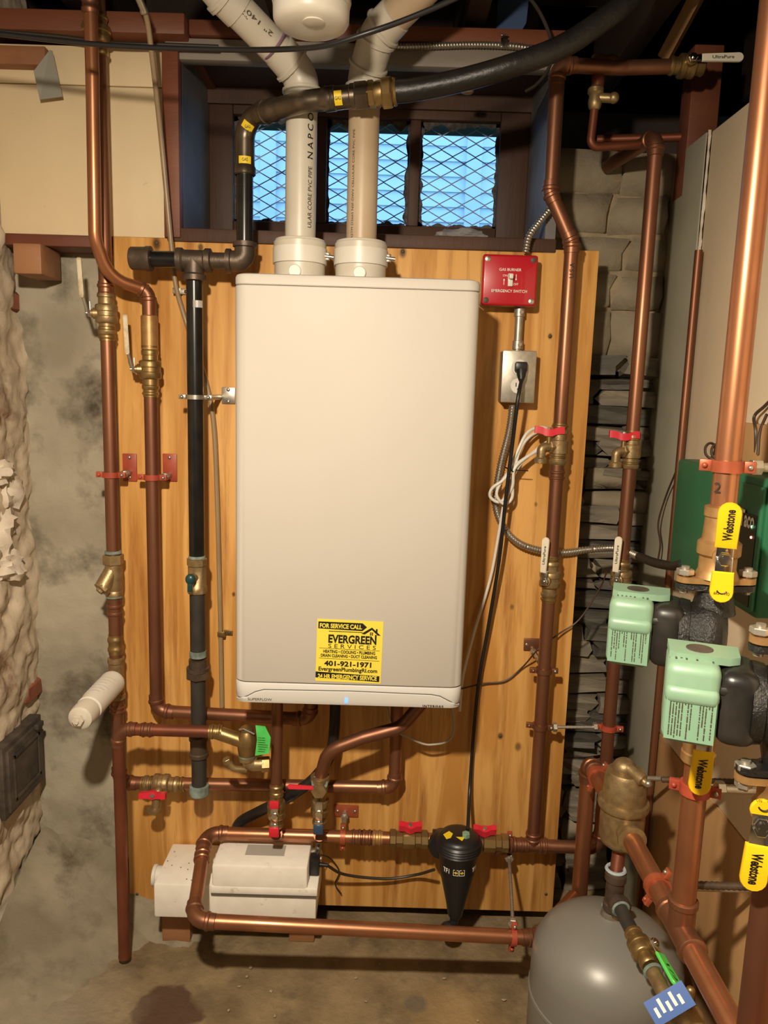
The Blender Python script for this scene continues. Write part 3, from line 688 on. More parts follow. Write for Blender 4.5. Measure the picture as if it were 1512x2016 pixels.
# ================================================================== VENT PIPES (white plastic)
YV = -.13
def vent(name, label, pxs, m, toppts, lab2):
    xb = W(pxs, 400, YV).x; t = thing(name, label, 'vent pipe', (xb, YV, BZ1))
    r = .0302; pts = [V(xb, YV, BZ1+.06)]+toppts
    run(t, pts, r, m, R=1.5, fit='pvc')
    return t, xb, r
za = W(592, 170, YV).z
vl, xl, r = vent('vent_pipe', 'white plastic flue pipe printed in black, left of the two on the boiler', 592, 'pvc', [V(W(592,400,YV).x, YV, W(600,150,YV).z), W(440,-10,YV-.10), W(330,-140,YV-.17)], None)
vr, xr, r = vent('vent_pipe', 'yellowed plastic air-intake pipe, right of the two on the boiler', 713, 'pvc_tan', [V(W(713,400,YV).x, YV, W(713,150,YV).z), W(745,65,YV-.05), W(850,-40,YV-.12), W(960,-150,YV-.18)], None)
def wrapper(xb, z0, ang0):
    def f(a, b):     # a along the pipe upwards, b around
        th = ang0-b/.0302; return V(xb+.0307*math.sin(th), YV-.0307*math.cos(th), z0+a)
    return f
text(vl, 'NAPCO', V(0,0,0), X, Z, w=.082, h=.0125, m='ink', bold=.01, wrap=wrapper(xl, W(612,275,YV).z, .72), space=1.5)
text(vl, 'ULAR CORE PVC PIPE', V(0,0,0), X, Z, w=.112, h=.0085, m='ink', wrap=wrapper(xl, W(612,394,YV).z, .72))
text(vr, 'ASTM D2665 NSF-DWV CELLULAR CORE PVC PIPE', V(0,0,0), X, Z, w=.20, h=.005, m='ink_brown', wrap=wrapper(xr, W(695,370,YV).z, -.62))
def along(a0, a1, r, off):    # text on an inclined pipe, facing the camera
    a0 = Vector(a0); a1 = Vector(a1); d = (a1-a0).normalized(); n = (CAM-a0); n = (n-d*n.dot(d)).normalized(); s = n.cross(d)
    def f(a, b):
        th = off+b/r; return (a0+a1)/2+d*a+(n*math.cos(th)+s*math.sin(th))*(r+.0005)
    return f
p0, p1 = W(545,75,YV-.06), W(440,-10,YV-.10)
text(vl, '2" 140\u00b0F', V(0,0,0), X, Z, w=.075, h=.008, m='ink_brown', wrap=along(W(530,75,YV-.048), W(455,5,YV-.092), .0302, -.25))
text(vl, 'PIPE COEX', V(0,0,0), X, Z, w=.06, h=.009, m='ink_brown', wrap=along(W(470,25,YV-.08), W(440,-10,YV-.10), .0302, -.25))
text(vr, 'ASTM F891 DWV', V(0,0,0), X, Z, w=.075, h=.008, m='ink_brown', wrap=along(W(765,45,YV-.06), W(850,-40,YV-.12), .0302, .15))
part('primer_ring', MB().torus(W(541,86,YV-.045), W(541,86,YV-.045)-W(440,-10,YV-.10), .031, .0022, 24, 6), mat('primer_purple', (0.24,0.13,0.22), .5), vl)
for k, (xb, lab) in enumerate(((xl, 'white vent adapter collar on the boiler top, left one with banded clamp'), (xr, 'white vent adapter collar on the boiler top, right one beside red switch'))):
    t = thing('vent_adapter', lab, 'pipe adapter', (xb, YV, BZ1), 'vent adapters on the boiler top')
    part('collar', MB().lathe(V(xb,YV,BZ1-.001), Z, [(0,.050),(.036,.050),(.037,.052),(.078,.052),(.079,.050),(.083,.049),(.084,.046),(.084,.032),(.03,.032)], 32), 'pvc', t)
    part('band', MB().lathe(V(xb,YV,BZ1+.036), Z, [(0,.0505),(0,.0535),(.030,.0535),(.030,.0505)], 32), 'white_plastic', t)
    part('test_port', MB().lathe(V(xb-.004+.004*k,YV-.049,BZ1+.017), -Y, [(0,.0125),(.003,.0125),(.004,.011),(.0045,.011)], 20), 'pvc', t)
    part('clamp_screw', MB().box(V(xb+.055,YV-.008,BZ1+.052), (.010,.012,.016), bev=.002).cyl(V(xb+.050,YV-.014,BZ1+.052), V(xb+.068,YV-.014,BZ1+.050), .0035), 'steel', t)
# ================================================================== GAS PIPING
YG = -.095; gr = .0167
gx = W(384, 700, YG).x; zt = W(380, 512, YG).z
gt = thing('gas_tee_header', 'dark iron gas header with capped end left of the boiler vents', 'pipe', V(gx, YG, zt))
xc = W(262,503,YG).x; xe = W(482,512,YG).x
part('tee', MB().lathe(V(gx-.036,YG,zt), X, [(0,gr*1.15),(.002,gr*1.42),(.012,gr*1.42),(.016,gr*1.2),(.056,gr*1.2),(.060,gr*1.42),(.070,gr*1.42),(.072,gr*1.15)], 20).lathe(V(gx,YG,zt), -Z, [(0,gr*1.2),(.026,gr*1.2),(.030,gr*1.42),(.040,gr*1.42),(.042,gr*1.1)], 20), 'iron', gt)
part('nipple', MB().cyl(V(xc+.02,YG,zt), V(gx-.03,YG,zt), gr*.98), 'black_pipe', gt)
part('end_cap', MB().lathe(V(xc-.005,YG,zt), X, [(0,gr*1.25),(.002,gr*1.36),(.030,gr*1.40),(.034,gr*1.5),(.042,gr*1.5),(.043,gr)], 20), 'iron', gt)
part('nipple', MB().cyl(V(gx+.03,YG,zt), V(xe-.02,YG,zt), gr*.98), 'iron', gt)
el = fillet([V(xe-.038,YG,zt), V(xe,YG,zt), V(xe,YG,zt+.038)], .022)
part('elbow', MB().tube(el, gr*1.25, 18).lathe(el[0], V(1,0,0), [(0,gr*1.2),(.001,gr*1.45),(.010,gr*1.45),(.012,gr*1.2)], 18).lathe(el[-1], V(0,0,-1), [(0,gr*1.2),(.001,gr*1.45),(.010,gr*1.45),(.012,gr*1.2)], 18), 'iron', gt)
zp = W(484, 325, YG).z
part('riser', MB().cyl(V(xe,YG,zt+.03), V(xe,YG,zp), gr), 'black_pipe', gt)
# pressed steel fittings bending over the vent pipes
P1 = V(xe, YG, W(486,232,YG).z); P2 = W(600,200,-.195); P3 = W(748,184,-.215)
gp = thing('gas_press_fitting', 'brown pressed steel gas fittings crossing in front of the vent pipes', 'pipe fitting', V(xe,YG,zp-.02))
a1 = fillet([V(xe,YG,zp-.02), P1, P1.lerp(P2,.55)], .042)
def sock(mb, p, d, r, L=.024): mb.lathe(p, d, [(0,r*1.1),(.002,r*1.3),(L*.5,r*1.3),(L*.6,r*1.18),(L,r*1.16)], 20)
mb = MB().tube(a1, gr*1.16, 18); sock(mb, V(xe,YG,zp-.02), Z, gr, .03); dd = (P2-P1).normalized(); sock(mb, P1+dd*.062, -dd, gr, .026)
part('press_elbow', mb, 'iron_press', gp)
part('pipe', MB().cyl(P1+dd*.05, P1+dd*.105, gr), 'black_pipe', gp)
d2 = (P3-P2).normalized()
a2 = fillet([P1+dd*.075, P2, P2+d2*.05], .04); mb = MB().tube(a2, gr*1.16, 18); sock(mb, P1+dd*.072, dd, gr, .03); sock(mb, P2+d2*.052, -d2, gr, .026)
part('press_elbow', mb, 'iron_press', gp)
q = P2+d2*.045
part('press_coupling', MB().lathe(q, d2, [(0,gr*1.15),(.004,gr*1.30),(.012,gr*1.30),(.014,gr*1.2),(.040,gr*1.2),(.042,gr*1.3),(.05,gr*1.3)], 20), 'iron_press', gp)
q = q+d2*.05; part('hex_adapter', MB().hexn(q, d2, .024, gr*1.55, .3), 'iron_press', gp)
Q = q+d2*.024
def band(c, d, n0, m):
    d = Vector(d).normalized(); n = (CAM-Vector(c)); n = (n-d*n.dot(d)).normalized(); s = n.cross(d); vs = []; fs = []
    for i in range(7):
        a = -.6+1.2*i/6; o = Vector(c)+(n*math.cos(a)+s*math.sin(a))*n0; vs += [o-d*.007, o+d*.007]
    fs = [(2*i, 2*i+1, 2*i+3, 2*i+2) for i in range(6)]; return MB().add(vs, fs)
for c, d, rr in ((V(xe,YG,zp+.005), Z, gr*1.21), (a1[5], (a1[6]-a1[4]).normalized(), gr*1.17), (P2+d2*.066, d2, gr*1.24)):
    b_ = part('yellow_mark', band(c, d, rr+.0006, None), 'yellow_label', gp)
    text(b_, 'GAS', Vector(c)+((CAM-Vector(c))-d*(CAM-Vector(c)).dot(Vector(d).normalized())/1.0).normalized()*(rr+.0012), Vector(d).normalized() if Vector(d).z < .5 else X, Z if Vector(d).z < .5 else Z, w=.011, h=.006, m='ink')
# brass union + black jacketed flexible gas line
fu = thing('flexible_gas_line', 'thick black jacketed flexible gas line curving up to the right', 'gas hose', Q)
part('union_nut', MB().hexn(Q, d2, .012, gr*1.45, .1).lathe(Q+d2*.012, d2, [(0,gr*1.2),(.006,gr*1.3),(.014,gr*1.3)], 18).hexn(Q+d2*.026, d2, .018, gr*1.75, .4).lathe(Q+d2*.044, d2, [(0,gr*1.3),(.004,gr*1.45),(.008,gr*1.35)], 18), 'brass', fu)
hp = [Q+d2*.046, Q+d2*.085, W(900,160,-.235), W(1000,132,-.25), W(1100,95,-.25), W(1180,45,-.25), W(1250,-10,-.25), W(1340,-110,-.25)]
part('hose', MB().tube(spline(hp, 10), .0195, 20), 'black_rubber', fu)
# gas drop
zb = W(388, 1562, YG).z; z1 = W(386,1098,YG).z; z2 = W(387,1168,YG).z; z3 = W(388,1290,YG).z; z4 = W(388,1325,YG).z
gd_ = thing('gas_drop_pipe', 'black gas pipe running down the plywood left of the boiler', 'pipe', V(gx,YG,zb))
part('pipe', MB().cyl(V(gx,YG,zt-.03), V(gx,YG,z1), gr), 'black_pipe', gd_)
part('pipe', MB().cyl(V(gx,YG,z2), V(gx,YG,z3), gr), 'grey_pipe', gd_)
part('pipe', MB().cyl(V(gx,YG,z4), V(gx,YG,W(388,1450,YG).z), gr), 'grey_pipe', gd_)
part('pipe', MB().cyl(V(gx,YG,W(388,1450,YG).z), V(gx,YG,zb), gr), 'grey_pipe', gd_)
part('union', MB().hexn(V(gx,YG,z4-.012), Z, .020, gr*1.55).lathe(V(gx,YG,z4+.006), Z, [(0,gr*1.5),(.008,gr*1.5),(.009,gr*1.2),(.026,gr*1.2)], 20), 'iron', gd_)
part('tee', MB().lathe(V(gx,YG,W(388,1490,YG).z), Z, [(0,gr*1.15),(.002,gr*1.3),(.01,gr*1.3),(.012,gr*1.15),(.04,gr*1.15),(.042,gr*1.3),(.05,gr*1.3),(.052,gr)], 20), 'iron', gd_)
part('drip_cap', MB().lathe(V(gx,YG,zb-.004), Z, [(0,gr*1.1),(.003,gr*1.3),(.012,gr*1.34),(.024,gr*1.3),(.026,gr)], 20), 'verdigris', gd_)
for zz_, hh in ((z3-.004, .014), (z1-.004, .008), (W(388,1440,YG).z, .006)): part('thread_paste', MB().lathe(V(gx,YG,zz_), Z, [(0,gr*1.02),(.001,gr*1.1),(hh,gr*1.08),(hh+.001,gr)], 18), 'verdigris', gd_)
part('stamp_label', band(V(gx+.006,YG,W(393,600,YG).z), Z, gr+.0007, None), 'label_grey', gd_)
gk = thing('gas_cock', 'small brass gas cock with dark teal handle on the gas drop', 'valve', V(gx,YG,z2))
zc = (z1+z2)/2
part('valve_body', MB().lathe(V(gx,YG,z2), Z, [(0,gr*1.1),(.002,gr*1.3),(.016,gr*1.3),(.018,gr*1.2),(z1-z2-.018,gr*1.2),(z1-z2-.016,gr*1.32),(z1-z2-.002,gr*1.32),(z1-z2,gr*1.1)], 8).cyl(V(gx,YG,zc), V(gx-.006,YG-.030,zc), .010), 'brass_cast', gk)
part('handle', MB().ball(V(gx-.006,YG-.034,zc), (.011,.008,.012)).box(V(gx-.007,YG-.036,zc-.016), (.010,.006,.022), bev=.002), 'teal_dark', gk)
zz_ = W(390, 782, YG).z
rc = ring_clamp('gas_pipe_clamp', 'shiny steel strap clamp with square plate holding the black gas pipe', V(gx,YG,zz_), Z, gr, 'steel', X, plate=V(gx+.050,-.003,zz_+.004), plate_size=(.030,.036), w=.009)
part('spacer', MB().cyl(V(gx+.030,-.003,zz_), V(gx+.026,YG+.01,zz_), .006), 'steel', rc)
# clear brown tube beside the gas pipe
tb = thing('drain_tube', 'thin translucent brown drain tube running down beside the gas pipe', 'tube', W(437,1390,-.012))
TP = [W(262,-30,-.20), W(285,22,-.17), W(297,90,-.14), W(318,280,-.07), W(336,470,-.04), W(346,560,-.030), W(362,620,-.020), W(385,690,-.016), W(408,760,-.014), W(422,850,-.014), W(428,1000,-.014), W(432,1150,-.012), W(435,1280,-.012), W(437,1392,-.012)]
part('tube', MB().tube(spline(TP, 6), .0052, 10), 'tube_brown', tb)
part('end_fitting', MB().cyl(W(262,-30,-.2), W(285,24,-.17), .0068).lathe(W(283,18,-.172), W(297,90,-.14)-W(285,22,-.17), [(0,.007),(.002,.008),(.006,.008),(.008,.007)], 12), 'steel', tb)
for px, py, lab in ((349, 573, 'small steel strap holding the brown tube near the gas tee'), (436, 1247, 'small brass strap holding the brown tube beside the boiler')):
    c = W(px, py, -.012); t = thing('tube_strap', lab, 'strap', c)
    part('strap', MB().box(c+V(0,-.007,0), (.016,.003,.012), bev=.001).box(c+V(.014,.008,0), (.020,.003,.012), bev=.001).box(c+V(.008,0,0),(.003,.014,.012)), 'steel' if py < 700 else 'brass', t)
    part('screw', MB().ball(c+V(.017,.005,0), (.004,.002,.004), 10, 6), 'ink_brown', t)
# ================================================================== LEFT COPPER RISERS
YL = -.055; cr = .0143
x1a = W(212, 700, YL).x; x1 = x1a
zL = W(245, 1541, YL).z; xh = W(778, 1500, YL).x
L1 = thing('cold_water_pipe', 'copper pipe down the left edge of the plywood and across below the boiler', 'pipe', V(x1,YL,zL))
xb_ = x1+.004
run(L1, [V(x1,YL,2.2), V(x1,YL,zL), V(xh,YL,W(770,1550,YL).z), V(xh,YL-.01,BZ0-.01)], cr, 'copper', R=1.7)
for py, L in ((572, .035), (655, .035), (1200, .034), (1268, .045), (1395, .02)): coupling(L1, V(x1,YL,W(220,py,YL).z), Z, cr, L, 'brass' if py in (655, 1268) else 'copper')
hz = W(340,1545,YL).z
for px in (292, 352): coupling(L1, V(W(px,1545,YL).x, YL, zL), X, cr, .030, 'brass')
# old brass valve at the top
c = V(x1, YL, W(203,70,YL).z)
t = thing('stop_valve', 'tarnished brass valve near the joists on the left copper pipe', 'valve', c)
part('valve_body', valve_body(c, Z, cr, .075, V(-.5,-.8,.2)), 'brass', t)
part('packing_nut', MB().hexn(c+V(-.012,-.02,.005), V(-.5,-.8,.2), .012, .010), 'brass', t)
c = V(x1, YL, W(208,618,YL).z)
lever_valve('ball_valve', 'brass ball valve with worn white lever over the bare cement wall', c, Z, V(-.95,-.3,0), V(-.02,-.06,1), cr, .085, 'old_white_vinyl', .080, .014, 'brass_cast', gm='steel', off=V(-.014,-.006,.012), thick=.009)
c = V(W(296,730,YL).x, YL, W(297,728,YL).z)
lever_valve('ball_valve', 'brass ball valve with worn white lever on the plywood left side', c, Z, V(-.95,-.3,0), V(-.02,-.06,1), cr, .085, 'old_white_vinyl', .082, .014, 'brass', gm='steel', off=V(-.012,-.006,.012), thick=.009)
# Y-strainer / check valve
c = V(x1, YL, W(222,1135,YL).z)
t = thing('check_valve', 'cast brass check valve with slanted cap on the left copper pipe', 'valve', c)
part('valve_body', MB().lathe(c-Z*.045, Z, [(0,cr*1.15),(.002,cr*1.3),(.012,cr*1.3),(.014,cr*1.2),(.03,cr*1.35),(.06,cr*1.35),(.07,cr*1.25),(.09,cr*1.2)], 20).hexn(c+Z*.028, Z, .022, cr*1.6).cyl(c+Z*.02, c+V(-.018,-.022,-.022), cr*1.15, cr*1.25), 'brass_cast', t)
part('screw_cap', MB().lathe(c+V(-.016,-.020,-.020), V(-.5,-.55,-.6), [(0,cr*1.3),(.008,cr*1.35),(.009,cr*.7),(.014,cr*.6)], 8), 'brass_cast', t)
for dz in (.052, -.048): part('thread_paste', MB().lathe(c+Z*dz, Z, [(0,cr*1.1),(.001,cr*1.28),(.006,cr*1.25),(.007,cr)], 18), 'verdigris', t)
# tee and white cartridge pointing at the camera
zc_ = W(226,1335,YL).z
t = thing('scale_filter', 'white filter cartridge sticking out of the left copper pipe', 'filter', V(x1,YL,zc_))
part('tee', MB().lathe(V(x1,YL,zc_-.05), Z, [(0,cr*1.12),(.002,cr*1.3),(.012,cr*1.3),(.014,cr*1.18),(.086,cr*1.18),(.088,cr*1.3),(.098,cr*1.3),(.1,cr*1.1)], 20).cyl(V(x1,YL,zc_), V(x1,YL-.03,zc_), cr*1.2), 'brass_cast', t)
fd = V(-.03,-1,-.05).normalized(); p = V(x1,YL-.022,zc_)
part('sleeve', MB().lathe(p, fd, [(0,.022),(.002,.027),(.006,.028),(.012,.0275),(.130,.0265),(.132,.022)], 28), 'white_plastic', t)
part('end_cap', MB().lathe(p+fd*.132, fd, [(0,.021),(.004,.0255),(.034,.0255),(.042,.024),(.046,.018)], 28), 'pvc', t)
part('plug', MB().hexn(p+fd*.176, fd, .012, .012).cyl(p+fd*.186, p+fd*.193, .004), 'pvc', t)
for k in range(6): part('print', MB().torus(p+fd*(.036+.013*k), fd, .0272, .0009, 28, 5, -2.4+.2*(k % 3), .6+.3*(k % 2)), mat('print_%d' % k, (0.42,0.39,0.37), .5), t)
ring_clamp('pipe_clamp', 'red painted clamp with wall plate on the outermost left copper pipe', V(x1,YL,W(232,935,YL).z), Z, cr, 'red_paint', X, plate=V(x1+.024,-.003,W(240,925,YL).z), arm=True)
# second riser from the joists, bent over to the ball valve
x2 = W(297, 800, YL).x; z2e = W(320,1400,YL).z
L2 = thing('hot_water_pipe', 'bright copper tube bending from the joists down the plywood to the boiler', 'pipe', V(x2,YL,z2e))
bend = fillet([W(176,-60,-.15), W(182,150,-.15), V(*W(187,470,-.13)), W(214,547,-.10), W(290,572,YL)], .07, 8)
part('bent_tube', MB().tube(bend, .0128, 18), 'copper_bright', L2)
coupling(L2, W(177,10,-.15), Z, .0128, .035, 'copper')
top = W(290,572,YL)
arc = fillet([top+V(-.03,-.012,.010), V(x2,YL,top.z-.003), V(x2,YL,top.z-.04)], .02)
part('elbow', elbow_mesh(arc[1:-1], .0128), 'copper', L2)
run(L2, [V(x2,YL,top.z-.02), V(x2,YL,z2e), V(W(612,1398,YL).x,YL-.02,z2e), V(W(616,1380,YL).x,YL-.05,BZ0-.008)], cr, 'copper', R=1.7)
part('union', MB().lathe(V(x2,YL,W(298,690,YL).z), Z, [(0,cr*1.05),(.002,cr*1.22),(.07,cr*1.22),(.072,cr*1.1)], 20), 'bronze', L2)
coupling(L2, V(x2,YL,W(298,768,YL).z), Z, cr, .03, 'brass'); coupling(L2, V(x2,YL,W(298,690,YL).z), Z, cr, .03, 'brass')
ring_clamp('pipe_clamp', 'red painted clamp with wall plate on the copper pipe next to the gas pipe', V(x2,YL,W(310,940,YL).z), Z, cr, 'red_paint', X, plate=V(x2+.024,-.003,W(315,925,YL).z), arm=True)
# drain tap on the horizontal run
c = V(W(318,1543,YL).x, YL, zL)
t = thing('drain_tap', 'red-handled drain tap on the pipe above the condensate box', 'valve', c)
part('valve_body', valve_body(c, X, cr, .08), 'brass_cast', t)
part('spout', MB().tube(fillet([c, c+V(0,-.03,-.004), c+V(-.006,-.036,-.05)], .012), .0095, 14).lathe(c+V(-.006,-.036,-.038), V(-.1,-.1,-1), [(0,.010),(.003,.016),(.010,.016),(.012,.011)], 16), 'brass_cast', t)
wing(c+V(-.008,-.040,-.006), V(0,-1,.25), X, .060, 'red_vinyl', t)
# ================================================================== RELIEF DISCHARGE
YR = -.165; xr_ = W(240,1700,YR).x
zr = W(300,1437,YR).z
rp = thing('relief_discharge_pipe', 'copper discharge pipe dropping to the floor at the plywood left edge', 'pipe', V(xr_,YR,W(237,1880,YR).z))
pr = .0128
run(rp, [V(xr_,YR,W(237,1882,YR).z), V(xr_,YR,zr), V(W(432,1450,YR).x,YR,zr)], pr, 'copper_dark', R=2.0, fit='copper')
part('open_end', MB().lathe(V(xr_,YR,W(237,1884,YR).z), Z, [(0,pr*.8),(0,pr*1.05),(.006,pr*1.05),(.006,pr*.8)], 18), 'copper', rp)
for px in (290, 425): coupling(rp, V(W(px,1440,YR).x,YR,zr), X, pr, .028, 'copper' if px < 400 else 'brass')
c = W(486, 1462, YR)
rv = thing('relief_valve', 'brass pressure relief valve with green tag under the boiler', 'valve', c)
part('valve_body', MB().lathe(c-Z*.030, Z, [(0,.012),(.004,.018),(.02,.020),(.045,.020),(.055,.014),(.06,.012)], 20).cyl(c, V(W(425,1450,YR).x,YR,zr), .015), 'brass', rv)
part('test_lever', MB().tube([c+V(-.014,-.01,.034), c+V(-.004,-.014,.038), c+V(.018,-.012,.026)], .0025, 8), 'steel', rv)
part('bonnet', MB().lathe(c+Z*.028, Z, [(0,.014),(.006,.014),(.010,.008)], 16), 'brass', rv)
e = c+V(.004,.0,-.05)
part('elbow', MB().tube(fillet([c-Z*.025, e, e+V(.04,.008,-.002)], .016), .0145, 16).lathe(c-Z*.03, -Z, [(0,.013),(.001,.018),(.009,.018),(.010,.014)], 18), 'brass_cast', rv)
part('thread_paste', MB().lathe(c-Z*.032, Z, [(0,.0125),(.001,.0165),(.006,.0165),(.007,.0125)], 16), 'verdigris', rv)
part('union_nut', MB().hexn(e+V(.026,.005,-.002), V(1,.2,0), .018, .0165), 'brass', rv)
q = [W(503,1428,-.19), W(522,1430,-.19), W(533,1452,-.188), W(530,1483,-.186), W(502,1488,-.19), W(506,1456,-.19)]
tg = part('tag', MB().prism(q, V(0,.0008,0)), 'green_tag', rv)
for k in range(7):
    a_ = W(508,1452+4.4*k,-.1905); b_ = W(527-random.uniform(0,6),1453+4.4*k,-.1905); part('print', MB().box((a_+b_)/2+V(0,-.0004,0), ((b_-a_).length,.0003,.0007)), 'ink_brown', tg)
part('drain_stub', MB().tube(spline([e+V(-.005,0,-.012), e+V(-.03,-.01,-.004), e+V(-.042,-.012,.012)], 6), .007, 10).hexn(e+V(-.042,-.012,.008), V(-.3,-.2,1), .012, .009), 'brass_cast', rv)
# ================================================================== PIPES UNDER THE BOILER
YU = -.125
c0 = W(553,1395,YU); c1 = W(540,1562,YU)
xs = W(545,1480,YU).x
su_ = thing('supply_pipe', 'straight copper pipe from the boiler bottom to the red-handled valve', 'pipe', V(xs,YU,c1.z))
part('pipe', MB().cyl(V(xs,YU,BZ0+.0), V(xs,YU,c1.z-.02), .0128), 'copper', su_)
coupling(su_, V(xs,YU,c1.z+.010), Z, .0128, .03, 'brass')
zm = W(520,1643,-.085).z       # main loop height
YM = -.085
def iso(name, label, x, y, z, gm):
    c = V(x, y, z); t = thing(name, label, 'valve', c)
    part('valve_body', valve_body(c, Z, .0128, .085, -Y), 'brass', t)
    p = c+V(0,-.030,0)
    lv = part('lever', MB().box(p+V(0,-.002,.0), (.016,.003,.062), bev=.001).box(p+V(0,-.004,-.020), (.019,.004,.008), bev=.001).hexn(p+V(0,-.004,.004), -Y, .005, .008), 'chrome', t)
    part('grip', MB().box(p+V(0,-.005,-.034), (.022,.008,.022), bev=.0025), gm, lv)
    if gm == 'red_vinyl': part('grip', MB().box(p+V(0,-.004,.030), (.021,.007,.018), bev=.0025), gm, lv)
    return t
zi = W(536,1605,-.15).z
iso('isolation_valve', 'brass isolation valve with two red lever grips under the boiler', xs, YU, zi, 'red_vinyl')
cR = W(628,1600,-.15)
iso('isolation_valve', 'brass isolation valve with dark lever grip below the curved copper pipe', cR.x, YU, cR.z, 'blue_dark')
rt = thing('return_pipe', 'curved copper pipe sweeping from under the boiler to a brass tee', 'pipe', V(cR.x,YU,cR.z))
part('bent_tube', MB().tube(fillet([V(W(860,1402,-.13).x,-.13,BZ0), W(790,1432,-.14), W(715,1452,-.15), W(645,1478,-.155), V(cR.x,-.135,W(632,1535,-.14).z)], .055, 10), .0143, 18), 'copper', rt)
c = V(cR.x, -.135, W(632,1538,-.14).z)
part('tee', MB().lathe(c+Z*.012, -Z, [(0,.015),(.002,.021),(.014,.021),(.016,.017),(.03,.018),(.045,.014),(.06,.013),(.062,.016),(.075,.016)], 18).lathe(c-Z*.01, -Y, [(0,.012),(.022,.012),(.023,.017),(.032,.017)], 6), 'brass_cast', rt)
part('thread_paste', MB().torus(c+V(0,-.012,.0), V(0,-.7,.3), .0145, .004, 18, 6), 'verdigris', rt)
part('red_lever', tongue(c+V(-.012,-.03,-.002), V(-1,0,.02), V(0,-1,.3), .056, .008, .010, .006), 'red_vinyl', rt)
bh = thing('condensate_hose', 'black rubber hose running from under the boiler behind the copper loop', 'hose', W(465,1625,-.05))
part('hose', MB().tube(spline([V(W(660,1400,-.07).x,-.07,BZ0), W(655,1465,-.075), W(625,1525,-.085), W(570,1568,-.085), W(510,1598,-.055), W(470,1622,-.04), W(462,1660,-.03)], 8), .0125, 14), 'black_rubber', bh)
part('trap', MB().lathe(V(W(690,1400,-.07).x,-.07,BZ0+.002), -Z, [(0,.03),(.02,.03),(.03,.024),(.05,.024),(.056,.012)], 20).bx((W(665,1440,-.07).x,-.085,BZ0-.05), (W(620,1440,-.07).x,-.055,BZ0-.035), bev=.004), 'black_plastic', bh)
solo('sensor_cable', MB().tube(spline([V(.150,-.03,BZ0+.002), W(893,1440,-.06), W(850,1466,-.07), W(805,1452,-.07), W(770,1425,-.07), V(W(750,1400,-.07).x,-.07,BZ0-.002)], 8), .0024, 8), 'wire_grey', 'thin grey cable looping under the boiler right corner', 'cable')
# ================================================================== MAIN COPPER LOOP AT THE BOTTOM
ml = thing('loop_pipe', 'thick copper pipe loop around the white condensate box near the floor', 'pipe', W(390,1812,-.32))
mr = .0147
xA = W(1052,1600,-.06).x; xB = W(1245,850,-.06).x; YA = -.062
zmr = W(1050,1664,YA).z
pL = V(W(405,1650,YM).x, YM, zm); pF = W(380,1812,-.325); pR = W(1046,1846,-.285)
pR2 = pR+(pR-pF).normalized()*.010
loopf = pF.lerp(pR, .0)
xfil = W(900,1660,-.10).x
run(ml, [V(.468-.018,-.15,pR2.z), pR2, loopf, pL, V(xfil-.055,YM,zm)], mr, 'copper_bright', R=2.1, fit='copper')
dl = (loopf-pL).normalized()
coupling(ml, pL+dl*.075, dl, mr, .03, 'copper')
for px in (702, 722, 742): coupling(ml, V(W(px,1647,YM).x,YM,zm), X, mr, .026, 'copper' if px < 740 else 'bronze')
for s, lab in ((xs, 'tee'), (cR.x, 'tee')): part('tee', MB().cyl(V(s,YM,zm), V(s,YU,zm+.028), .014, .0135), 'copper', ml)
rl = thing('loop_return_pipe', 'copper pipe linking the black filter to both right-hand risers', 'pipe', V(xfil+.06,YA,zmr))
run(rl, [V(xfil+.055,YM,zm-.004), V(W(985,1665,YM).x,YA-.012,zmr), V(W(1010,1668,YM).x,YA,zmr), V(xB,YA,zmr-.002), V(xB,YA,zmr+.085)], mr, 'copper', R=2.0)
for px in (985, 1032, 1068): coupling(rl, V(W(px,1668,YA).x,YA,zmr), X, mr, .024, 'copper')
def quarter(name, label, x, z, hx, hm='red_vinyl'):
    c = V(x, YM, z); t = thing(name, label, 'valve', c)
    part('valve_body', MB().lathe(c-X*.045, X, [(0,.016),(.002,.021),(.014,.021),(.016,.018),(.03,.018),(.032,.022),(.058,.022),(.060,.018),(.072,.018),(.074,.021),(.088,.021),(.09,.016)], 8), 'brass', t)
    part('stem', MB().cyl(c, c+V(hx,-.004,.034), .006), 'brass', t)
    wing(c+V(hx,-.006,.034), V(0,-.35,1), X, .052, hm, t, .013); return t
quarter('filter_valve', 'brass valve with red butterfly handle left of the black filter', W(805,1652,YM).x, zm, .002)
quarter('filter_valve', 'brass valve with red butterfly handle right of the black filter', W(962,1664,YM).x, zm-.003, -.012)
# magnetic filter
fy = -.125; fx = xfil; ft = W(905,1640,fy).z
fl = thing('magnetic_filter', 'black conical magnetic boiler filter in the copper loop', 'filter', V(fx,fy,ft-.30))
part('body', MB().lathe(V(fx,fy,ft), -Z, [(0,.030),(.003,.040),(.010,.047),(.03,.050),(.042,.049),(.048,.044),(.085,.0415),(.09,.040),(.17,.022),(.20,.017),(.21,.012)], 32), 'black_plastic', fl)
part('head', MB().lathe(V(fx-.035,fy+.030,zm), Y*-1, [(-.02,.024),(0,.03),(.01,.032),(.02,.030)], 20).cyl(V(fx-.055,YM,zm), V(fx+.055,YM,zm-.002), .023), 'black_plastic', fl)
part('ribbed_collar', MB().lathe(V(fx,fy,ft-.012), -Z, [(0,.046)]+[(.003+.003*i, .0515 if i % 2 else .0495) for i in range(9)]+[(.033,.046)], 32), 'black_plastic', fl)
part('vent_plug', MB().hexn(V(fx+.014,fy-.014,ft-.001), Z, .011, .009), 'pump_green', fl)
d_ = V(fx,fy-.0,ft+.0012)
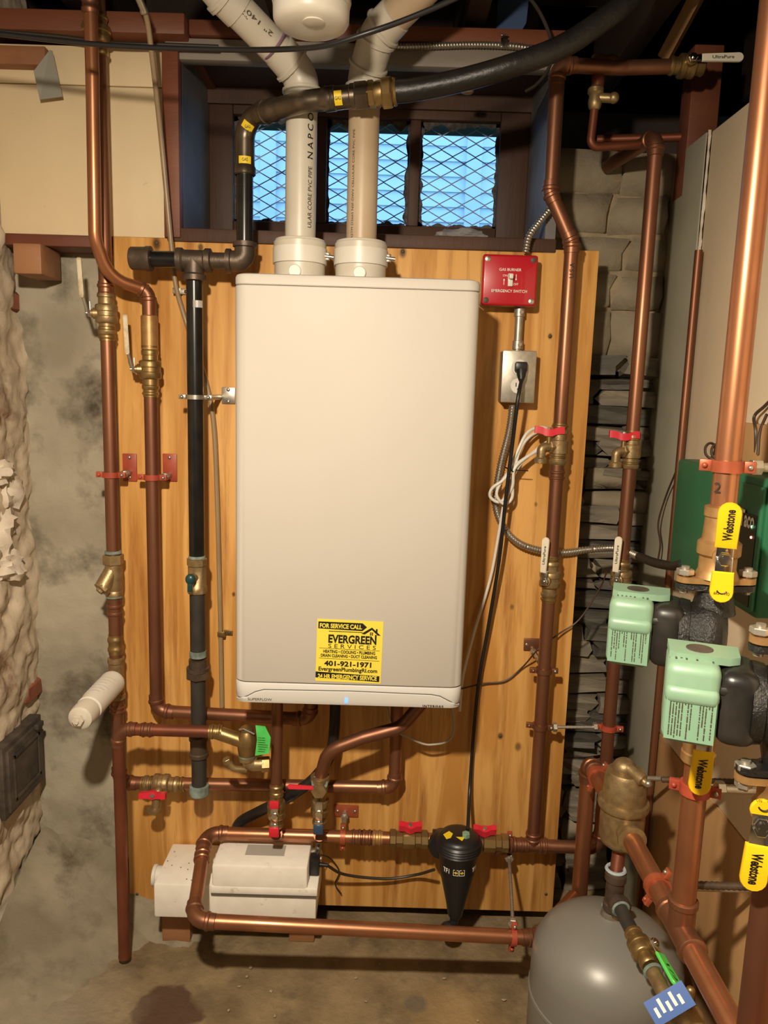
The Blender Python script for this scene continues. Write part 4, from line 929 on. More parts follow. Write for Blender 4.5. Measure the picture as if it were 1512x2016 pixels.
part('warning_label', MB().prism([d_+V(-.036,-.010,.0), d_+V(-.022,.004,.0), d_+V(-.014,-.006,.0), d_+V(-.020,-.022,.0), d_+V(-.030,-.026,-.001)], V(0,0,.0006)), 'yellow_label', fl)
part('warning_label', MB().prism([d_+V(-.008,-.018,0), d_+V(.012,-.018,0), d_+V(.004,-.032,-.0005)], V(0,0,.0006)), 'yellow_label', fl)
def fwrap(z0, a0, rr=.0425):
    def f(a, b):
        th = a0+a/rr; return V(fx+(rr+.0004)*math.sin(th), fy-(rr+.0004)*math.cos(th), z0+b)
    return f
text(fl, 'TF1', V(0,0,0), X, Z, w=.016, h=.011, m='white_ink', bold=.02, wrap=fwrap(ft-.070, -.72))
text(fl, 'TF1', V(0,0,0), X, Z, w=.016, h=.011, m='white_ink', bold=.02, wrap=fwrap(ft-.070, .95))
for k in range(2):
    for (a, b, c_, d__) in ((-.006,.006,.006,.007), (-.006,.006,-.007,-.006), (-.006,-.005,-.007,.007), (.005,.006,-.007,.007), (-.004,.004,-.001,.001), (-.001,.001,-.003,.003)):
        f = fwrap(ft-.070, -.18+.32*k); pts = [f(a,c_), f(b,c_), f(b,d__), f(a,d__)]
        part('icon', MB().prism([p+V(0,-.0003,0) for p in pts], V(0,.0003,0)), 'yellow_label' if abs(c_) < .004 else 'white_ink', fl)
f = fwrap(ft-.059, .12); part('icon', MB().prism([f(-.006,-.002), f(.007,-.002), f(.007,.002), f(-.006,.002)], V(0,.0004,0)), 'yellow_label', fl)
part('drain_valve', MB().tube(fillet([V(fx,fy,ft-.20), V(fx-.002,fy,ft-.222), V(fx-.02,fy-.01,ft-.24)], .01), .010, 14).ball(V(fx-.014,fy-.008,ft-.232), (.020,.016,.016)), 'black_plastic', fl)
# ================================================================== CONDENSATE BOX
cb = thing('condensate_pump', 'white plastic condensate pump box on a wooden block by the floor', 'pump', V(-.30,-.08,.11))
yb = -.158; bx0 = W(302,1740,yb).x; bx1 = W(622,1800,yb).x; zt_ = W(300,1740,yb).z; zb_ = W(312,1806,yb).z
part('tank', MB().bx((bx0,yb,zb_), (bx1,-.004,zt_), bev=.004), 'white_box', cb)
lx0 = W(418,1700,yb).x; lx1 = W(606,1700,yb).x; zl0 = W(500,1757,yb).z
lz = zm-mr-.006
part('lid', MB().bx((lx0,yb-.006,zl0), (lx1,-.035,lz-.006), bev=.005), 'white_box', cb)
part('lid_skirt', MB().bx((lx0-.004,yb-.007,zl0-.001), (bx1+.003,-.02,zt_+.004), bev=.003), 'white_box', cb)
part('seam', MB().bx((lx0-.002,yb-.0075,zl0-.0035), (bx1+.001,yb-.002,zl0-.0012)), 'seam_dark', cb)
pl_ = W(530,1683,-.10)
part('rating_label', MB().bx((W(486,1683,-.1).x,-.125,lz-.0062), (W(562,1683,-.1).x,-.085,lz-.0052)), 'label_grey', cb)
part('inlet_stub', MB().lathe(V(bx0+.002,-.09,zt_-.026), -X, [(0,.021),(.014,.021),(.015,.024),(.022,.024),(.023,.019)], 20), 'white_plastic', cb)
for k in range(9):
    px, py = random.uniform(330,385), random.uniform(1670,1735); part('grit', MB().ball(Wz(px,py,zt_)+V(0,0,.0005), (.0018,.0012,.001), 6, 4), 'ink_brown', cb)
pg = W(618,1712,yb+.03)
part('plug', MB().box(pg+V(0,.02,0), (.022,.03,.040), bev=.003).cyl(pg+V(.005,.02,0), pg+V(.03,.02,-.002), .006, .004), 'black_plastic', cb)
part('outlet_elbow', MB().tube(fillet([V(pg.x-.012,-.07,lz-.03), V(pg.x+.004,-.07,lz-.025), V(pg.x+.006,-.07,lz+.010)], .01), .008, 12).ball(V(pg.x+.006,-.08,lz-.012), .007), 'steel', cb)
solo('pump_cord', MB().tube(spline([pg+V(.028,.02,-.002), W(680,1722,-.06), W(760,1730,-.03), W(820,1722,-.03), W(855,1712,-.08)], 8), .0034, 8), 'cable_dark', 'dark cord from the condensate box running right toward the black filter', 'cord')
solo('sensor_wire', MB().tube(spline([pg+V(.01,.03,.018), W(650,1690,-.02), W(668,1715,-.012), W(660,1740,-.012), W(672,1760,-.012)], 8), .0016, 6), 'cable_dark', 'thin dark wire curling on the plywood beside the condensate box plug', 'wire')
b0 = W(292,1790,-.075)
solo('wooden_block', MB().bx((bx0-.004,-.088,.0), (bx0+.062,-.006,zb_-.001), bev=.002), 'wood_block', 'short wooden block under the left end of the condensate box', 'wood block')
solo('wooden_block', MB().bx((bx1-.07,-.075,.0), (bx1-.01,-.006,zb_-.001), bev=.002), 'wood_block', 'shaded wooden block under the right end of the condensate box', 'wood block')
# bracket holding the loop
xk = W(675,1650,YM).x; zk = W(680,1595,0).z
ck = ring_clamp('pipe_clamp', 'copper-coloured hanging clamp and wall plate on the loop under the boiler', V(xk,YM,zm), X, mr, 'orange_paint', Z, plate=V(W(682,1596,0).x,-.003,zk), plate_size=(.058,.030))
part('rod', MB().tube(fillet([V(xk,-.005,zk-.002), V(xk,YM+.012,zk-.004), V(xk,YM,zm+.024)], .02), .0055, 12).hexn(V(xk,-.03,zk-.002), Y, .012, .009), 'galv', ck)
threaded_rod('hanger_rod', 'threaded steel rod tying the loop clamps together beside the filter', V(W(1002,1690,YA).x,YA,zmr-.03), W(1010,1822,-.287), .0042)
ring_clamp('pipe_clamp', 'red clamp on the copper pipe above the threaded rod by the filter', V(W(1002,1672,YA).x,YA,zmr), X, mr, 'red_paint', Z, w=.011)
tt = (W(1010,1840,-.287).x-pF.x)/(pR.x-pF.x)
ring_clamp('pipe_clamp', 'red clamp on the lowest copper pipe under the threaded rod', pF.lerp(pR, tt), pR-pF, mr, 'red_paint', Z, w=.011)
# ================================================================== RIGHT COPPER RISERS
rA = .0143
A_ = thing('heating_pipe', 'copper riser on the plywood right edge with an offset bend by the window', 'pipe', V(xA,YA,zmr))
xt = W(1088,300,YA).x
za1 = W(1083,378,YA).z; za2 = W(1146,478,YA).z; zat = W(1097,128,YA).z
run(A_, [V(xA,YA,zmr), V(xA,YA,za2), V(xt,YA,za1), V(xt,YA,zat), V(xt+.14,YA+.02,zat+.006)], rA, 'copper', R=1.6)
coupling(A_, V(xA,YA,zmr+.022), Z, rA, .026, 'copper')
for py in (845, 905, 935, 1105, 1175): coupling(A_, V(xA,YA,W(1110,py,YA).z), Z, rA, .024, 'brass' if py != 935 else 'copper')
text(A_, 'U.S.A', V(xA,YA-rA-.0006,W(1140,535,YA).z), Z, -X, w=.03, h=.010, m='ink')
B_ = thing('heating_pipe', 'copper riser standing before the bare stone wall right of the plywood', 'pipe', V(xB,YA,zmr))
zB = W(1298,268,YA).z
run(B_, [V(xB,YA,zmr+.06), V(xB,YA,zB), W(1195,328,.13)], rA, 'copper', R=1.6)
for py in (858, 905, 1110, 1172): coupling(B_, V(xB,YA,W(1220,py,YA).z), Z, rA, .024, 'brass')
drain_valve('drain_tap', 'drain tap with red handle on the plywood-side copper riser', V(xA,YA,W(1108,880,YA).z), Z, V(-1,-.45,0), rA, V(1,-.1,.06), reach=.026, hup=.034)
drain_valve('drain_tap', 'drain tap with red handle on the riser before the stone wall', V(xB,YA,W(1233,888,YA).z), Z, V(-1,-.45,0), rA, V(1,-.1,.06), reach=.022, hup=.034)
for x, py, lab in ((xA, 1140, 'ball valve with white printed lever on the riser at the plywood edge'), (xB, 1138, 'ball valve with white printed lever on the riser before the stone wall')):
    lever_valve('ball_valve', lab, V(x,YA,W(1090 if x == xA else 1215,py,YA).z), Z, V(-.55,-.83,0), V(.02,0,1), rA, .08, 'cream_vinyl', .078, .0165, 'brass_cast', txt='UltraPure', off=V(-.004,0,.002), gm='chrome', thick=.006)
zq = W(1075,1320,YA).z
k = ring_clamp('pipe_clamp', 'red clamp with standoff plate halfway down the plywood-edge riser', V(xA,YA,zq), Z, rA, 'copper', X, plate=V(W(1050,1270,0).x,-.003,W(1050,1268,0).z), plate_size=(.046,.030))
part('rod', MB().cyl(V(xA-.018,-.004,W(1060,1275,0).z), V(xA-.010,YA+.01,zq+.018), .005, n=12).hexn(V(xA-.017,-.012,W(1060,1275,0).z-.004), V(.2,-.9,-.3), .01, .008), 'steel', k)
zq = W(1080,1430,YA).z; zq2 = W(1190,1432,YA).z
ring_clamp('pipe_clamp', 'red clamp on the plywood-edge riser joined by rod to its neighbour', V(xA,YA,zq), Z, rA, 'copper', V(1,-.2,0))
ring_clamp('pipe_clamp', 'reddish clamp on the stone-wall riser at the end of the short rod', V(xB,YA,zq2), Z, rA, 'red_paint', V(1,-.2,0))
threaded_rod('spacer_rod', 'short steel rod between the two right-hand copper risers', V(xA+.026,YA-.004,zq), V(xB-.026,YA-.004,zq2+.002), .004)
# old pipework in the dark top right corner
op = thing('overhead_pipe', 'dark copper pipe along the joists at the top right', 'pipe', W(1160,125,-.03))
zo = W(1200,128,-.035).z
run(op, [V(xt+.11,-.042,zat+.005), V(W(1345,124,-.04).x,-.04,zo)], rA, 'copper')
coupling(op, V(W(1190,122,-.04).x,-.04,zo), X, rA, .05, 'copper')
part('branch', MB().cyl(V(W(1180,125,-.04).x,-.04,zo), V(W(1176,175,-.04).x,-.04,W(1176,175,-.04).z), rA*.9), 'copper_dark', op)
c = W(1172,192,-.045)
t = thing('bleed_valve', 'small tarnished brass bleed valve hanging under the overhead pipe', 'valve', c)
part('valve_body', MB().lathe(c+Z*.02, -Z, [(0,.012),(.004,.016),(.012,.016),(.016,.012),(.03,.014),(.04,.012),(.044,.008)], 14).cyl(c, c+V(.03,-.01,-.004), .009), 'brass_cast', t)
part('cap', MB().ball(c+V(.034,-.012,-.004), .011), 'brass_cast', t)
part('pipe', MB().tube(fillet([c-Z*.02, c+V(-.004,0,-.095), c+V(.14,.03,-.075)], .014), .0085, 12), 'copper_dark', t)
lever_valve('ball_valve', 'overhead ball valve with white printed lever pointing right', V(W(1352,124,-.04).x,-.04,zo), X, V(0,-1,.1), V(1,0,.035), rA, .07, 'cream_vinyl', .082, .018, 'brass', txt='UltraPure', gm='chrome', thick=.006)
solo('overhead_pipe', MB().tube([W(1175,275,.15), W(1330,270,.12), W(1400,268,.1)], .010, 12), 'copper_dark', 'dull old pipe crossing the stone wall near the top right', 'pipe')
solo('wall_post', MB().bx((W(1345,250,.10).x,.07,1.74), (W(1402,250,.10).x,.13,2.05), bev=.003), 'wood_redbrown', 'reddish wooden post standing above the grey sheet at top right', 'post')
solo('cross_brace', MB().tube([W(1310,110,.1), W(1390,-40,-.05)], .018, 4), 'wood_tan', 'rough diagonal wooden brace between the joists at top right', 'brace')
# ================================================================== ELECTRICS
def plate_axes(): return X, Y, Z
YE = -.002; p0 = W(951,500,-.05); p1 = W(1054,604,-.05)
rb = thing('emergency_switch', 'red emergency switch box at the boiler upper right', 'switch', V((p0.x+p1.x)/2,-.03,p1.z))
cx, cz = (p0.x+p1.x)/2, (p0.z+p1.z)/2; sw, sh = p1.x-p0.x, p0.z-p1.z
part('box', MB().box(V(cx,-.022,cz), (sw-.004,.042,sh-.004), bev=.004), 'galv', rb)
cv = part('cover', MB().box(V(cx,-.048,cz), (sw,.014,sh), bev=.0055, seg=3), 'red_plastic', rb)
for sx in (-1, 1):
    for sz in (-1, 1): part('screw', MB().lathe(V(cx+sx*(sw/2-.010),-.0545,cz+sz*(sh/2-.010)), -Y, [(0,.006),(.0012,.006),(.002,.004)], 12), 'steel' if sx*sz < 0 else 'ink_brown', rb)
yf = -.0556
text(cv, 'GAS BURNER', V(cx,yf,cz+.021), X, Z, w=.046, h=.0055, m='white_ink', bold=.01); text(cv, 'EMERGENCY SWITCH', V(cx,yf,cz-.022), X, Z, w=.074, h=.0058, m='white_ink', bold=.01)
text(cv, 'ON', V(cx-.010,yf,cz+.009), X, Z, w=.010, h=.0045, m='white_ink'); text(cv, 'OFF', V(cx+.013,yf,cz-.008), X, Z, w=.010, h=.0045, m='white_ink')
for sx, s in ((-.012, 1), (.013, -1)):
    b = V(cx+sx,yf-.0005,cz+(-.004 if s > 0 else .006)); part('arrow', MB().prism([b+V(-.0006,0,-.006*s), b+V(.0006,0,-.006*s), b+V(.0006,0,.003*s), b+V(.002,0,.003*s), b+V(0,0,.007*s), b+V(-.002,0,.003*s), b+V(-.0006,0,.003*s)], V(0,.0003,0)), 'white_ink', cv)
part('toggle', MB().box(V(cx+.001,yf-.002,cz), (.010,.006,.026), bev=.001).box(V(cx+.001,yf-.009,cz+.006), (.008,.014,.010), bev=.0015), 'wire_white', cv)
xo = W(1021,650,-.025).x
et = thing('metal_conduit', 'short steel conduit between the red switch and the outlet', 'conduit', V(xo,-.022,W(1020,690,-.025).z))
zc0 = p1.z+.002; zc1 = W(1020,690,-.03).z
part('tube', MB().cyl(V(xo,-.022,zc0), V(xo,-.022,zc1), .0088), 'galv', et)
for z, s in ((zc0-.002, -1), (zc1+.002, 1)):
    part('connector', MB().lathe(V(xo,-.022,z), Z*s, [(0,.0095),(.001,.0115),(.018,.0115),(.019,.009)], 16), 'galv', et); part('screw', MB().cyl(V(xo+.002,-.030,z+s*.010), V(xo+.003,-.036,z+s*.010), .004), 'steel', et)
p0 = W(990,689,-.048); p1 = W(1051,794,-.048); cx, cz = (p0.x+p1.x)/2, (p0.z+p1.z)/2; sw, sh = p1.x-p0.x, p0.z-p1.z
ob = thing('outlet_box', 'grey metal outlet box with two sockets right of the boiler', 'outlet', V(cx,-.025,p1.z))
part('box', MB().box(V(cx,-.023,cz), (sw-.002,.044,sh-.002), bev=.003), 'galv', ob)
pl = part('face_plate', MB().box(V(cx,-.048,cz), (sw,.006,sh), bev=.0025), 'galv', ob)
for s in (1, -1):
    so = part('socket', MB().lathe(V(cx,-.050,cz+s*.0195), -Y, [(0,.0165),(.003,.0165),(.0038,.0155)], 20), 'wire_white', ob)
    if s < 0: part('slot', MB().box(V(cx-.005,-.0541,cz-.017), (.002,.0008,.008)).box(V(cx+.005,-.0541,cz-.017), (.002,.0008,.007)).cyl(V(cx,-.0536,cz-.026), V(cx,-.0545,cz-.026), .0025), 'ink', so)
part('screw', MB().ball(V(cx,-.052,cz), (.003,.002,.003), 10, 6), 'steel', ob)
pc = thing('power_cord', 'black power cord plugged into the outlet and hanging to the filter', 'cord', W(920,1632,-.10))
part('plug', MB().box(V(cx+.002,-.062,cz+.020), (.026,.016,.022), bev=.004).lathe(V(cx+.002,-.068,cz+.012), V(-.05,-.5,-1), [(0,.011),(.012,.009),(.024,.005)], 12), 'black_plastic', pc)
part('cord', MB().tube(spline([V(cx+.002,-.078,cz-.004), W(1019,790,-.10), W(1008,880,-.08), W(996,980,-.07), W(983,1100,-.05), W(962,1230,-.03), W(943,1340,-.022), W(932,1450,-.018), W(925,1550,-.03), W(921,1634,-.11)], 8), .0042, 10), 'black_plastic', pc)
def conduit(name, label, pts, r=.0082): return solo(name, flex(pts, r), 'steel', label, 'conduit')
conduit('armoured_cable', 'armoured cable climbing from the red switch top to the window corner', [V(W(1035,495,-.03).x,-.028,W(1035,497,-.03).z), W(1042,465,-.035), W(1062,437,-.03), W(1083,412,-.025)], .0075)
conduit('armoured_cable', 'armoured cable from the outlet box curving right across both risers', [V(W(1010,796,-.03).x,-.028,W(1010,796,-.03).z), W(1002,850,-.02), W(985,920,-.014), W(976,990,-.014), W(990,1035,-.018), W(1020,1068,-.022), W(1065,1084,-.020), W(1110,1088,-.012), W(1160,1082,-.01), W(1215,1080,-.02), W(1262,1098,-.10)], .0085)
solo('flexible_conduit', MB().tube(spline([W(1258,1096,-.10), W(1290,1108,-.16), W(1325,1114,-.25), W(1345,1110,-.30)], 8), .0095, 14), 'black_rubber', 'dark flexible conduit running to the upper pump', 'conduit')
conduit('armoured_cable', 'armoured cable running along the top of the window frame', [W(700,86,-.01), W(785,92,-.012), W(860,90,-.014), W(930,88,-.014), W(1000,90,-.014), W(1050,97,-.012), W(1078,112,-.0)], .0065)
c = W(992, 84, -.02)
t = thing('cable_strap', 'bright steel strap over the armoured cable above the window', 'strap', c)
part('strap', MB().box(c+V(0,-.006,-.002), (.014,.002,.018), bev=.0005).box(c+V(0,.002,.012), (.014,.018,.002), bev=.0005), 'chrome', t); part('screw', MB().ball(c+V(0,.0,.014), (.004,.004,.002), 8, 5), 'steel', t)
# coiled white cable
wc = []
base = [W(905,1400,-.028), W(912,1330,-.022), W(935,1240,-.018), W(965,1140,-.016), W(982,1050,-.02), W(995,980,-.035)]
coil = [W(1020,920,-.05), W(1058,884,-.045), W(1085,862,-.03), W(1072,842,-.03), W(1040,850,-.04), W(1018,890,-.05), W(995,940,-.055), W(970,960,-.05), W(965,978,-.045), W(985,988,-.045), W(1008,960,-.055), W(1012,925,-.06), W(1030,905,-.055), W(1062,885,-.045),
        W(1052,890,-.04), W(1012,918,-.052), W(985,952,-.05), W(978,975,-.05), W(992,992,-.05), W(1008,980,-.05), W(1010,940,-.05), W(1022,890,-.045), W(1040,862,-.04), W(1066,846,-.026)]
wcab = thing('white_cable', 'coiled white cable tied up below the outlet box', 'cable', base[0])
part('cable', MB().tube(spline(base+coil, 6), .0034, 8), 'wire_white', wcab)
part('tie', MB().torus(W(1004,925,-.052), V(.5,0,1), .012, .0016, 16, 6).tube([W(1008,925,-.06), W(1040,927,-.06)], .0012, 5), 'ink', wcab)
solo('control_wire', MB().tube(spline([W(908,1356,-.03), W(950,1346,-.012), W(995,1340,-.010), W(1030,1312,-.012), W(1060,1278,-.05), W(1100,1248,-.02), W(1140,1220,-.014), W(1180,1160,-.02), W(1195,1125,-.04)], 8), .0018, 6), 'wire_brown', 'thin brown wire crossing the right-hand risers below the white levers', 'wire')
# ================================================================== MANIFOLD, TANK, AIR SEPARATOR
MX = .468; pm = Wx(1340,1830,MX); zM = pm.z; mR = .0175
pc_ = Wx(1155,1487,MX)
mf = thing('manifold_pipe', 'thick copper pipe running diagonally toward the viewer past the grey tank', 'pipe', V(MX,-.4,zM))
yE = -.13
xC = MX
run(mf, [V(xC,yE,.03), V(xC,yE,zM), V(MX,-.98,zM)], mR, 'copper_bright', R=1.6, fit='copper')
yP1 = pm.y; yP2 = -.86
part('tee', MB().lathe(V(MX,yP1-.05,zM), Y, [(0,mR*1.1),(.002,mR*1.25),(.01,mR*1.25),(.012,mR*1.12),(.088,mR*1.12),(.09,mR*1.25),(.098,mR*1.25),(.1,mR*1.1)], 20).lathe(V(MX,yP1,zM), Z, [(0,mR*1.12),(.04,mR*1.12),(.042,mR*1.25),(.05,mR*1.25),(.052,mR*1.08)], 20), 'copper', mf)
ys = -.365
aS = thing('air_separator', 'brass air separator barrel with side vent above the grey tank', 'air separator', V(MX,ys,zM-.06))
part('body', MB().lathe(V(MX,ys,zM-.055), Z, [(0,.018),(.006,.026),(.014,.036),(.024,.040),(.060,.041),(.085,.041),(.086,.046),(.092,.048),(.100,.046),(.101,.040),(.150,.038),(.158,.034),(.160,.020)], 32), 'brass_cast', aS)
part('port', MB().lathe(V(MX,ys-.030,zM), -Y, [(0,.022),(.025,.022),(.027,.026),(.034,.026),(.036,.020)], 20), 'brass_cast', aS)
part('port', MB().lathe(V(MX,ys+.030,zM), Y, [(0,.022),(.025,.022),(.027,.025),(.034,.025)], 20), 'brass_cast', aS)
part('vent_valve', MB().ball(V(MX-.004,ys,zM+.108), (.022,.022,.020)).lathe(V(MX,ys-.010,zM+.112), V(.55,-.75,-.25), [(0,.012),(.022,.011),(.024,.012),(.034,.012),(.036,.007),(.044,.006)], 16), 'brass_cast', aS)
part('vent_cap', MB().ball(V(MX+.026,ys-.045,zM+.102), .007), 'steel', aS)
yT = -.392; xT = .452; zT = .330
nz = thing('tank_connection', 'dark nipple and tee joining the air separator to the grey tank', 'pipe fitting', V(xT,yT,zT))
eT = V(xT+.004, yT, zT+.045)
part('nipple', MB().cyl(V(MX,ys,zM-.05), V(xT+.004,yT+.002,zT+.07), .0125), 'copper_dark', nz)
part('tee', MB().lathe(V(xT+.004,yT,zT+.012), Z, [(0,.015),(.002,.020),(.014,.020),(.016,.017),(.06,.017),(.062,.020),(.075,.020),(.077,.014)], 18).lathe(eT-Z*.006, V(.12,-1,-.12), [(0,.017),(.018,.018),(.02,.021),(.03,.021),(.032,.014)], 18), 'iron', nz)
for z in (.092, .014): part('thread_paste', MB().torus(V(xT+.004,yT+.004,zT+z), Z, .0165, .0035, 18, 6), mat('paste_%d' % int(z*1000), (0.36,0.42,0.46), .7), nz)
fd = V(.10,-1,-.10).normalized(); a = eT-Z*.006+fd*.03
fp = thing('fill_pipe', 'grey nipple and brass pipe from the tank tee toward the viewer', 'pipe', a)
part('nipple', MB().cyl(a, a+fd*.065, .0125), 'grey_pipe', fp)
part('pipe', MB().cyl(a+fd*.135, a+fd*.22, .0125), 'brass_cast', fp)
for q_ in (.002, .14): part('thread_paste', MB().torus(a+fd*q_, fd, .0145, .003, 18, 6), 'verdigris', fp)
lever_valve('ball_valve', 'brass ball valve with bright green lever over the grey tank', a+fd*.092, fd, V(.60,-.40,.70), V(.22,-1,-.25), .0125, .075, 'green_vinyl', .062, .022, 'brass', gm='chrome', txt='1/2', toff=.6, thick=.006)
c = a+fd*.235
rg = thing('fill_regulator', 'brass fill regulator with blue label at the lower right edge', 'regulator', c)
part('body', MB().lathe(c+Z*.03, -Z, [(0,.012),(.006,.030),(.014,.036),(.022,.036),(.026,.026),(.06,.024),(.075,.018)], 24), 'brass_cast', rg)
part('lever_pin', MB().cyl(c+V(.010,0,.02), c+V(.012,0,.055), .007).ball(c+V(.012,0,.057), .007), 'brass', rg)
bl = W(1318,1976,c.y-.045)
bn = (CAM-bl).normalized(); br = bn.cross(Z)*-1; br = V(.66,-.1,.62); br = (br-bn*br.dot(bn)).normalized(); bu = bn.cross(br)
tgp = part('label', MB().box(bl, (.066,.034,.001), (br, bu, bn)), 'blue_label', rg)
for k in range(5): part('print', MB().box(bl+br*(-.022+.010*k)+bu*(.003 if k % 2 else -.002)+bn*.001, (.005,.019 if k % 2 else .013,.0005), (br, bu, bn)), 'white_ink', tgp)
tk = thing('expansion_tank', 'round grey steel expansion tank on the floor at right', 'tank', V(xT,yT,0))
tR = .142
part('shell', MB().lathe(V(xT,yT,.006), Z, [(0,.08),(.004,.11),(.03,.135),(.06,tR),(.150,tR),(.152,tR+.002),(.158,tR+.002),(.160,tR),(.220,tR-.001),(.245,.138),(.268,.126),(.288,.106),(.304,.080),(.316,.045),(.322,.02),(.326,.018)], 56), 'tank_grey', tk)
part('weld_seam', MB().torus(V(xT,yT,.160), Z, tR+.0004, .002, 56, 6), 'tank_grey', tk)
part('socket', MB().lathe(V(xT,yT,.328), Z, [(0,.019),(.004,.019),(.012,.016)], 16), 'steel', tk)
# ================================================================== PUMPS
def flange(mb, c, d=.055, w=.028, th=.008):
    o = []; n = 8
    for s, cx_ in ((1, d-w*.5), (-1, -(d-w*.5))):
        for i in range(n+1):
            a = -math.pi/2+math.pi*i/n if s > 0 else math.pi/2+math.pi*i/n
            o.append(V(cx_+w*.5*math.cos(a), w*.5*math.sin(a), 0))
        for i in range(1, 5):
            a = math.pi*(i/5) if s > 0 else math.pi+math.pi*(i/5); o.append(V(w*.9*math.cos(a)*1.1, w*.95*math.sin(a), 0))
    mb.prism([Vector(c)+p for p in o], V(0,0,th)); return mb
def text_block(parent, c, r, u, w, h, n):
    mb = MB(); r = Vector(r).normalized(); u = Vector(u).normalized(); nn = r.cross(u)
    for i in range(n):
        x = -w/2; y = h/2-h*(i+.5)/n
        while x < w/2-.003:
            L = random.uniform(.001,.0045); mb.box(Vector(c)+r*(x+L/2)+u*y+nn*.0006, (L,h/n*random.uniform(.3,.42),.0003), (r, u, nn)); x += L+random.choice((.0005,.0008,.0016))
            if random.random() < .05: break
    return part('rating_print', mb, 'ink_brown', parent)
def pump(label, c, ang, bolts):
    """circulator: vertical pipe axis through c, motor pointing along -x turned by ang"""
    c = Vector(c); d = V(-math.cos(ang), math.sin(ang), 0); s = V(math.sin(ang), math.cos(ang), 0)   # motor axis, across axis (away from camera)
    t = thing('circulator_pump', label, 'pump', c-Z*.08)
    part('volute', MB().lathe(c-d*.020, d, [(0,.030),(.008,.046),(.020,.052),(.034,.052),(.044,.046),(.052,.044)], 28).tube([c+Z*.075, c+Z*.035], [.022,.030], 16).tube([c-Z*.075, c-Z*.035], [.022,.030], 16), 'cast_black', t)
    part('flange', flange(MB(), c+Z*.068), 'cast_black', t); part('flange', flange(MB(), c-Z*.080), 'cast_black', t)
    part('mounting_ring', MB().lathe(c+d*.030, d, [(0,.047),(.010,.049),(.014,.049),(.015,.044)], 28), 'cast_black', t)
    m = c+d*.058
    part('motor', MB().box(m, (.046,.086,.090), (d, s, Z), bev=.016, seg=4).box(m+Z*.022-s*.036, (.044,.012,.012), (d, s, Z), bev=.005), 'pump_black', t)
    g = c+d*.108
    cap = part('end_cap', MB().box(g, (.060,.092,.098), (d, s, Z), bev=.012, seg=4).box(g+Z*.012-s*.040, (.059,.020,.022), (d, s, Z), bev=.008, seg=3), 'pump_green', t)
    ear = MB().prism([g+Z*.046+d*x+s*y for x, y in ((-.050,-.010),(-.038,-.020),(.020,-.022),(.028,-.014),(.030,.030),(-.050,.030))], Z*.009)
    part('terminal_box_top', ear, 'pump_green', cap)
    part('knockout', MB().lathe(g+Z*.0552+s*.004-d*.006, Z, [(0,.0155),(.0006,.0155)], 24), 'soot_iron', cap)
    f = g-s*.0465-Z*.016
    lb = part('rating_label', MB().box(f-s*.0003, (.054,.0012,.052), (d, s, Z)), mat('label_'+label[:5], (0.20,0.36,0.24), .45), cap)
    text_block(lb, f-s*.0009, -Z, -d, .048, .048, 15)
    text_block(cap, g-s*.014+Z*.0490, -s, -d, .030, .046, 8)
    for sx in bolts:
        for zz_ in (.080, -.086): part('bolt', MB().cyl(c+V(sx*.044,0,zz_-.018), c+V(sx*.044,0,zz_+.020), .0055, n=12).hexn(c+V(sx*.044,0,zz_+.008), Z, .008, .012).hexn(c+V(sx*.044,0,zz_-.014), Z, .008, .010), 'galv', t)
    return t
zP1 = Wx(1390,1245,MX).z; P1c = V(MX, yP1, zP1)
zP2 = Wx(1512,1375,.45).z
P2c = V(MX+.01, yP2, W(1512,1392,yP2).z)
pump('circulator pump with green end cap, the upper and farther one', P1c, math.radians(20), (-1, 1))
pump('nearer circulator pump with green end cap, cut by the right edge', P2c, math.radians(20), (-1,))
def flange_valve(label, c, up, lx):
    """bronze isolation flange with full-port body, on the pump flange at c; up +1 above, -1 below"""
    t = thing('flange_valve', label, 'valve', c); c = Vector(c)
    part('flange', flange(MB(), c+(Z*.001 if up > 0 else -Z*.010)), 'bronze', t)
    part('valve_body', MB().lathe(c+Z*up*.008, Z*up, [(0,.030),(.006,.028),(.012,.025),(.03,.025),(.034,.029),(.05,.029),(.054,.024),(.085,.022),(.087,.024),(.1,.024),(.102,.018)], 20).cyl(c+Z*up*.044, c+Z*up*.044+V(-.012,-.036,0), .011), 'bronze', t)
    return t
def y_lever(parent, p, lev, stem, L, w, txt, tr=1, strap=.022, tw=.5):
    lev = Vector(lev).normalized(); stem = Vector(stem).normalized(); p = Vector(p)
    h = part('lever', slab(MB(), p-lev*.004, lev, stem, strap+.012, w*.72, .0025, .0006).hexn(p, stem, .006, .009).cyl(p+stem*.006, p+stem*.009, .004), 'chrome', parent)
    g0 = p+lev*strap; g = part('grip', tongue(g0, lev, stem, L, w*.92, w, .007), 'yellow_vinyl', h)
    if txt == 'onoff':
        mb = MB(); cc = g0+lev*L*.45+stem*.004; sd = lev.cross(stem)
        mb.torus(cc+lev*.004, stem, w*.22, .0010, 10, 5, .4, 2.7); part('arrow', mb, 'ink', g)
        text(g, 'ON', cc-sd*w*.22+lev*.010, sd, lev, w=w*.2, h=.004, m='ink'); text(g, 'OFF', cc+sd*w*.22+lev*.010, sd, lev, w=w*.24, h=.004, m='ink')
    else:
        rr = lev*tr; text(g, txt, g0+lev*L*.5+stem*.0036, rr, stem.cross(rr), w=L*.68, h=w*.42, m='ink', bold=.03)
    return h
v = flange_valve('bronze flange valve with yellow levers on top of the farther pump', P1c+Z*.077, 1, 0)
sp_ = P1c+V(-.010,-.040,.121); stem = V(-.25,-.95,.1)
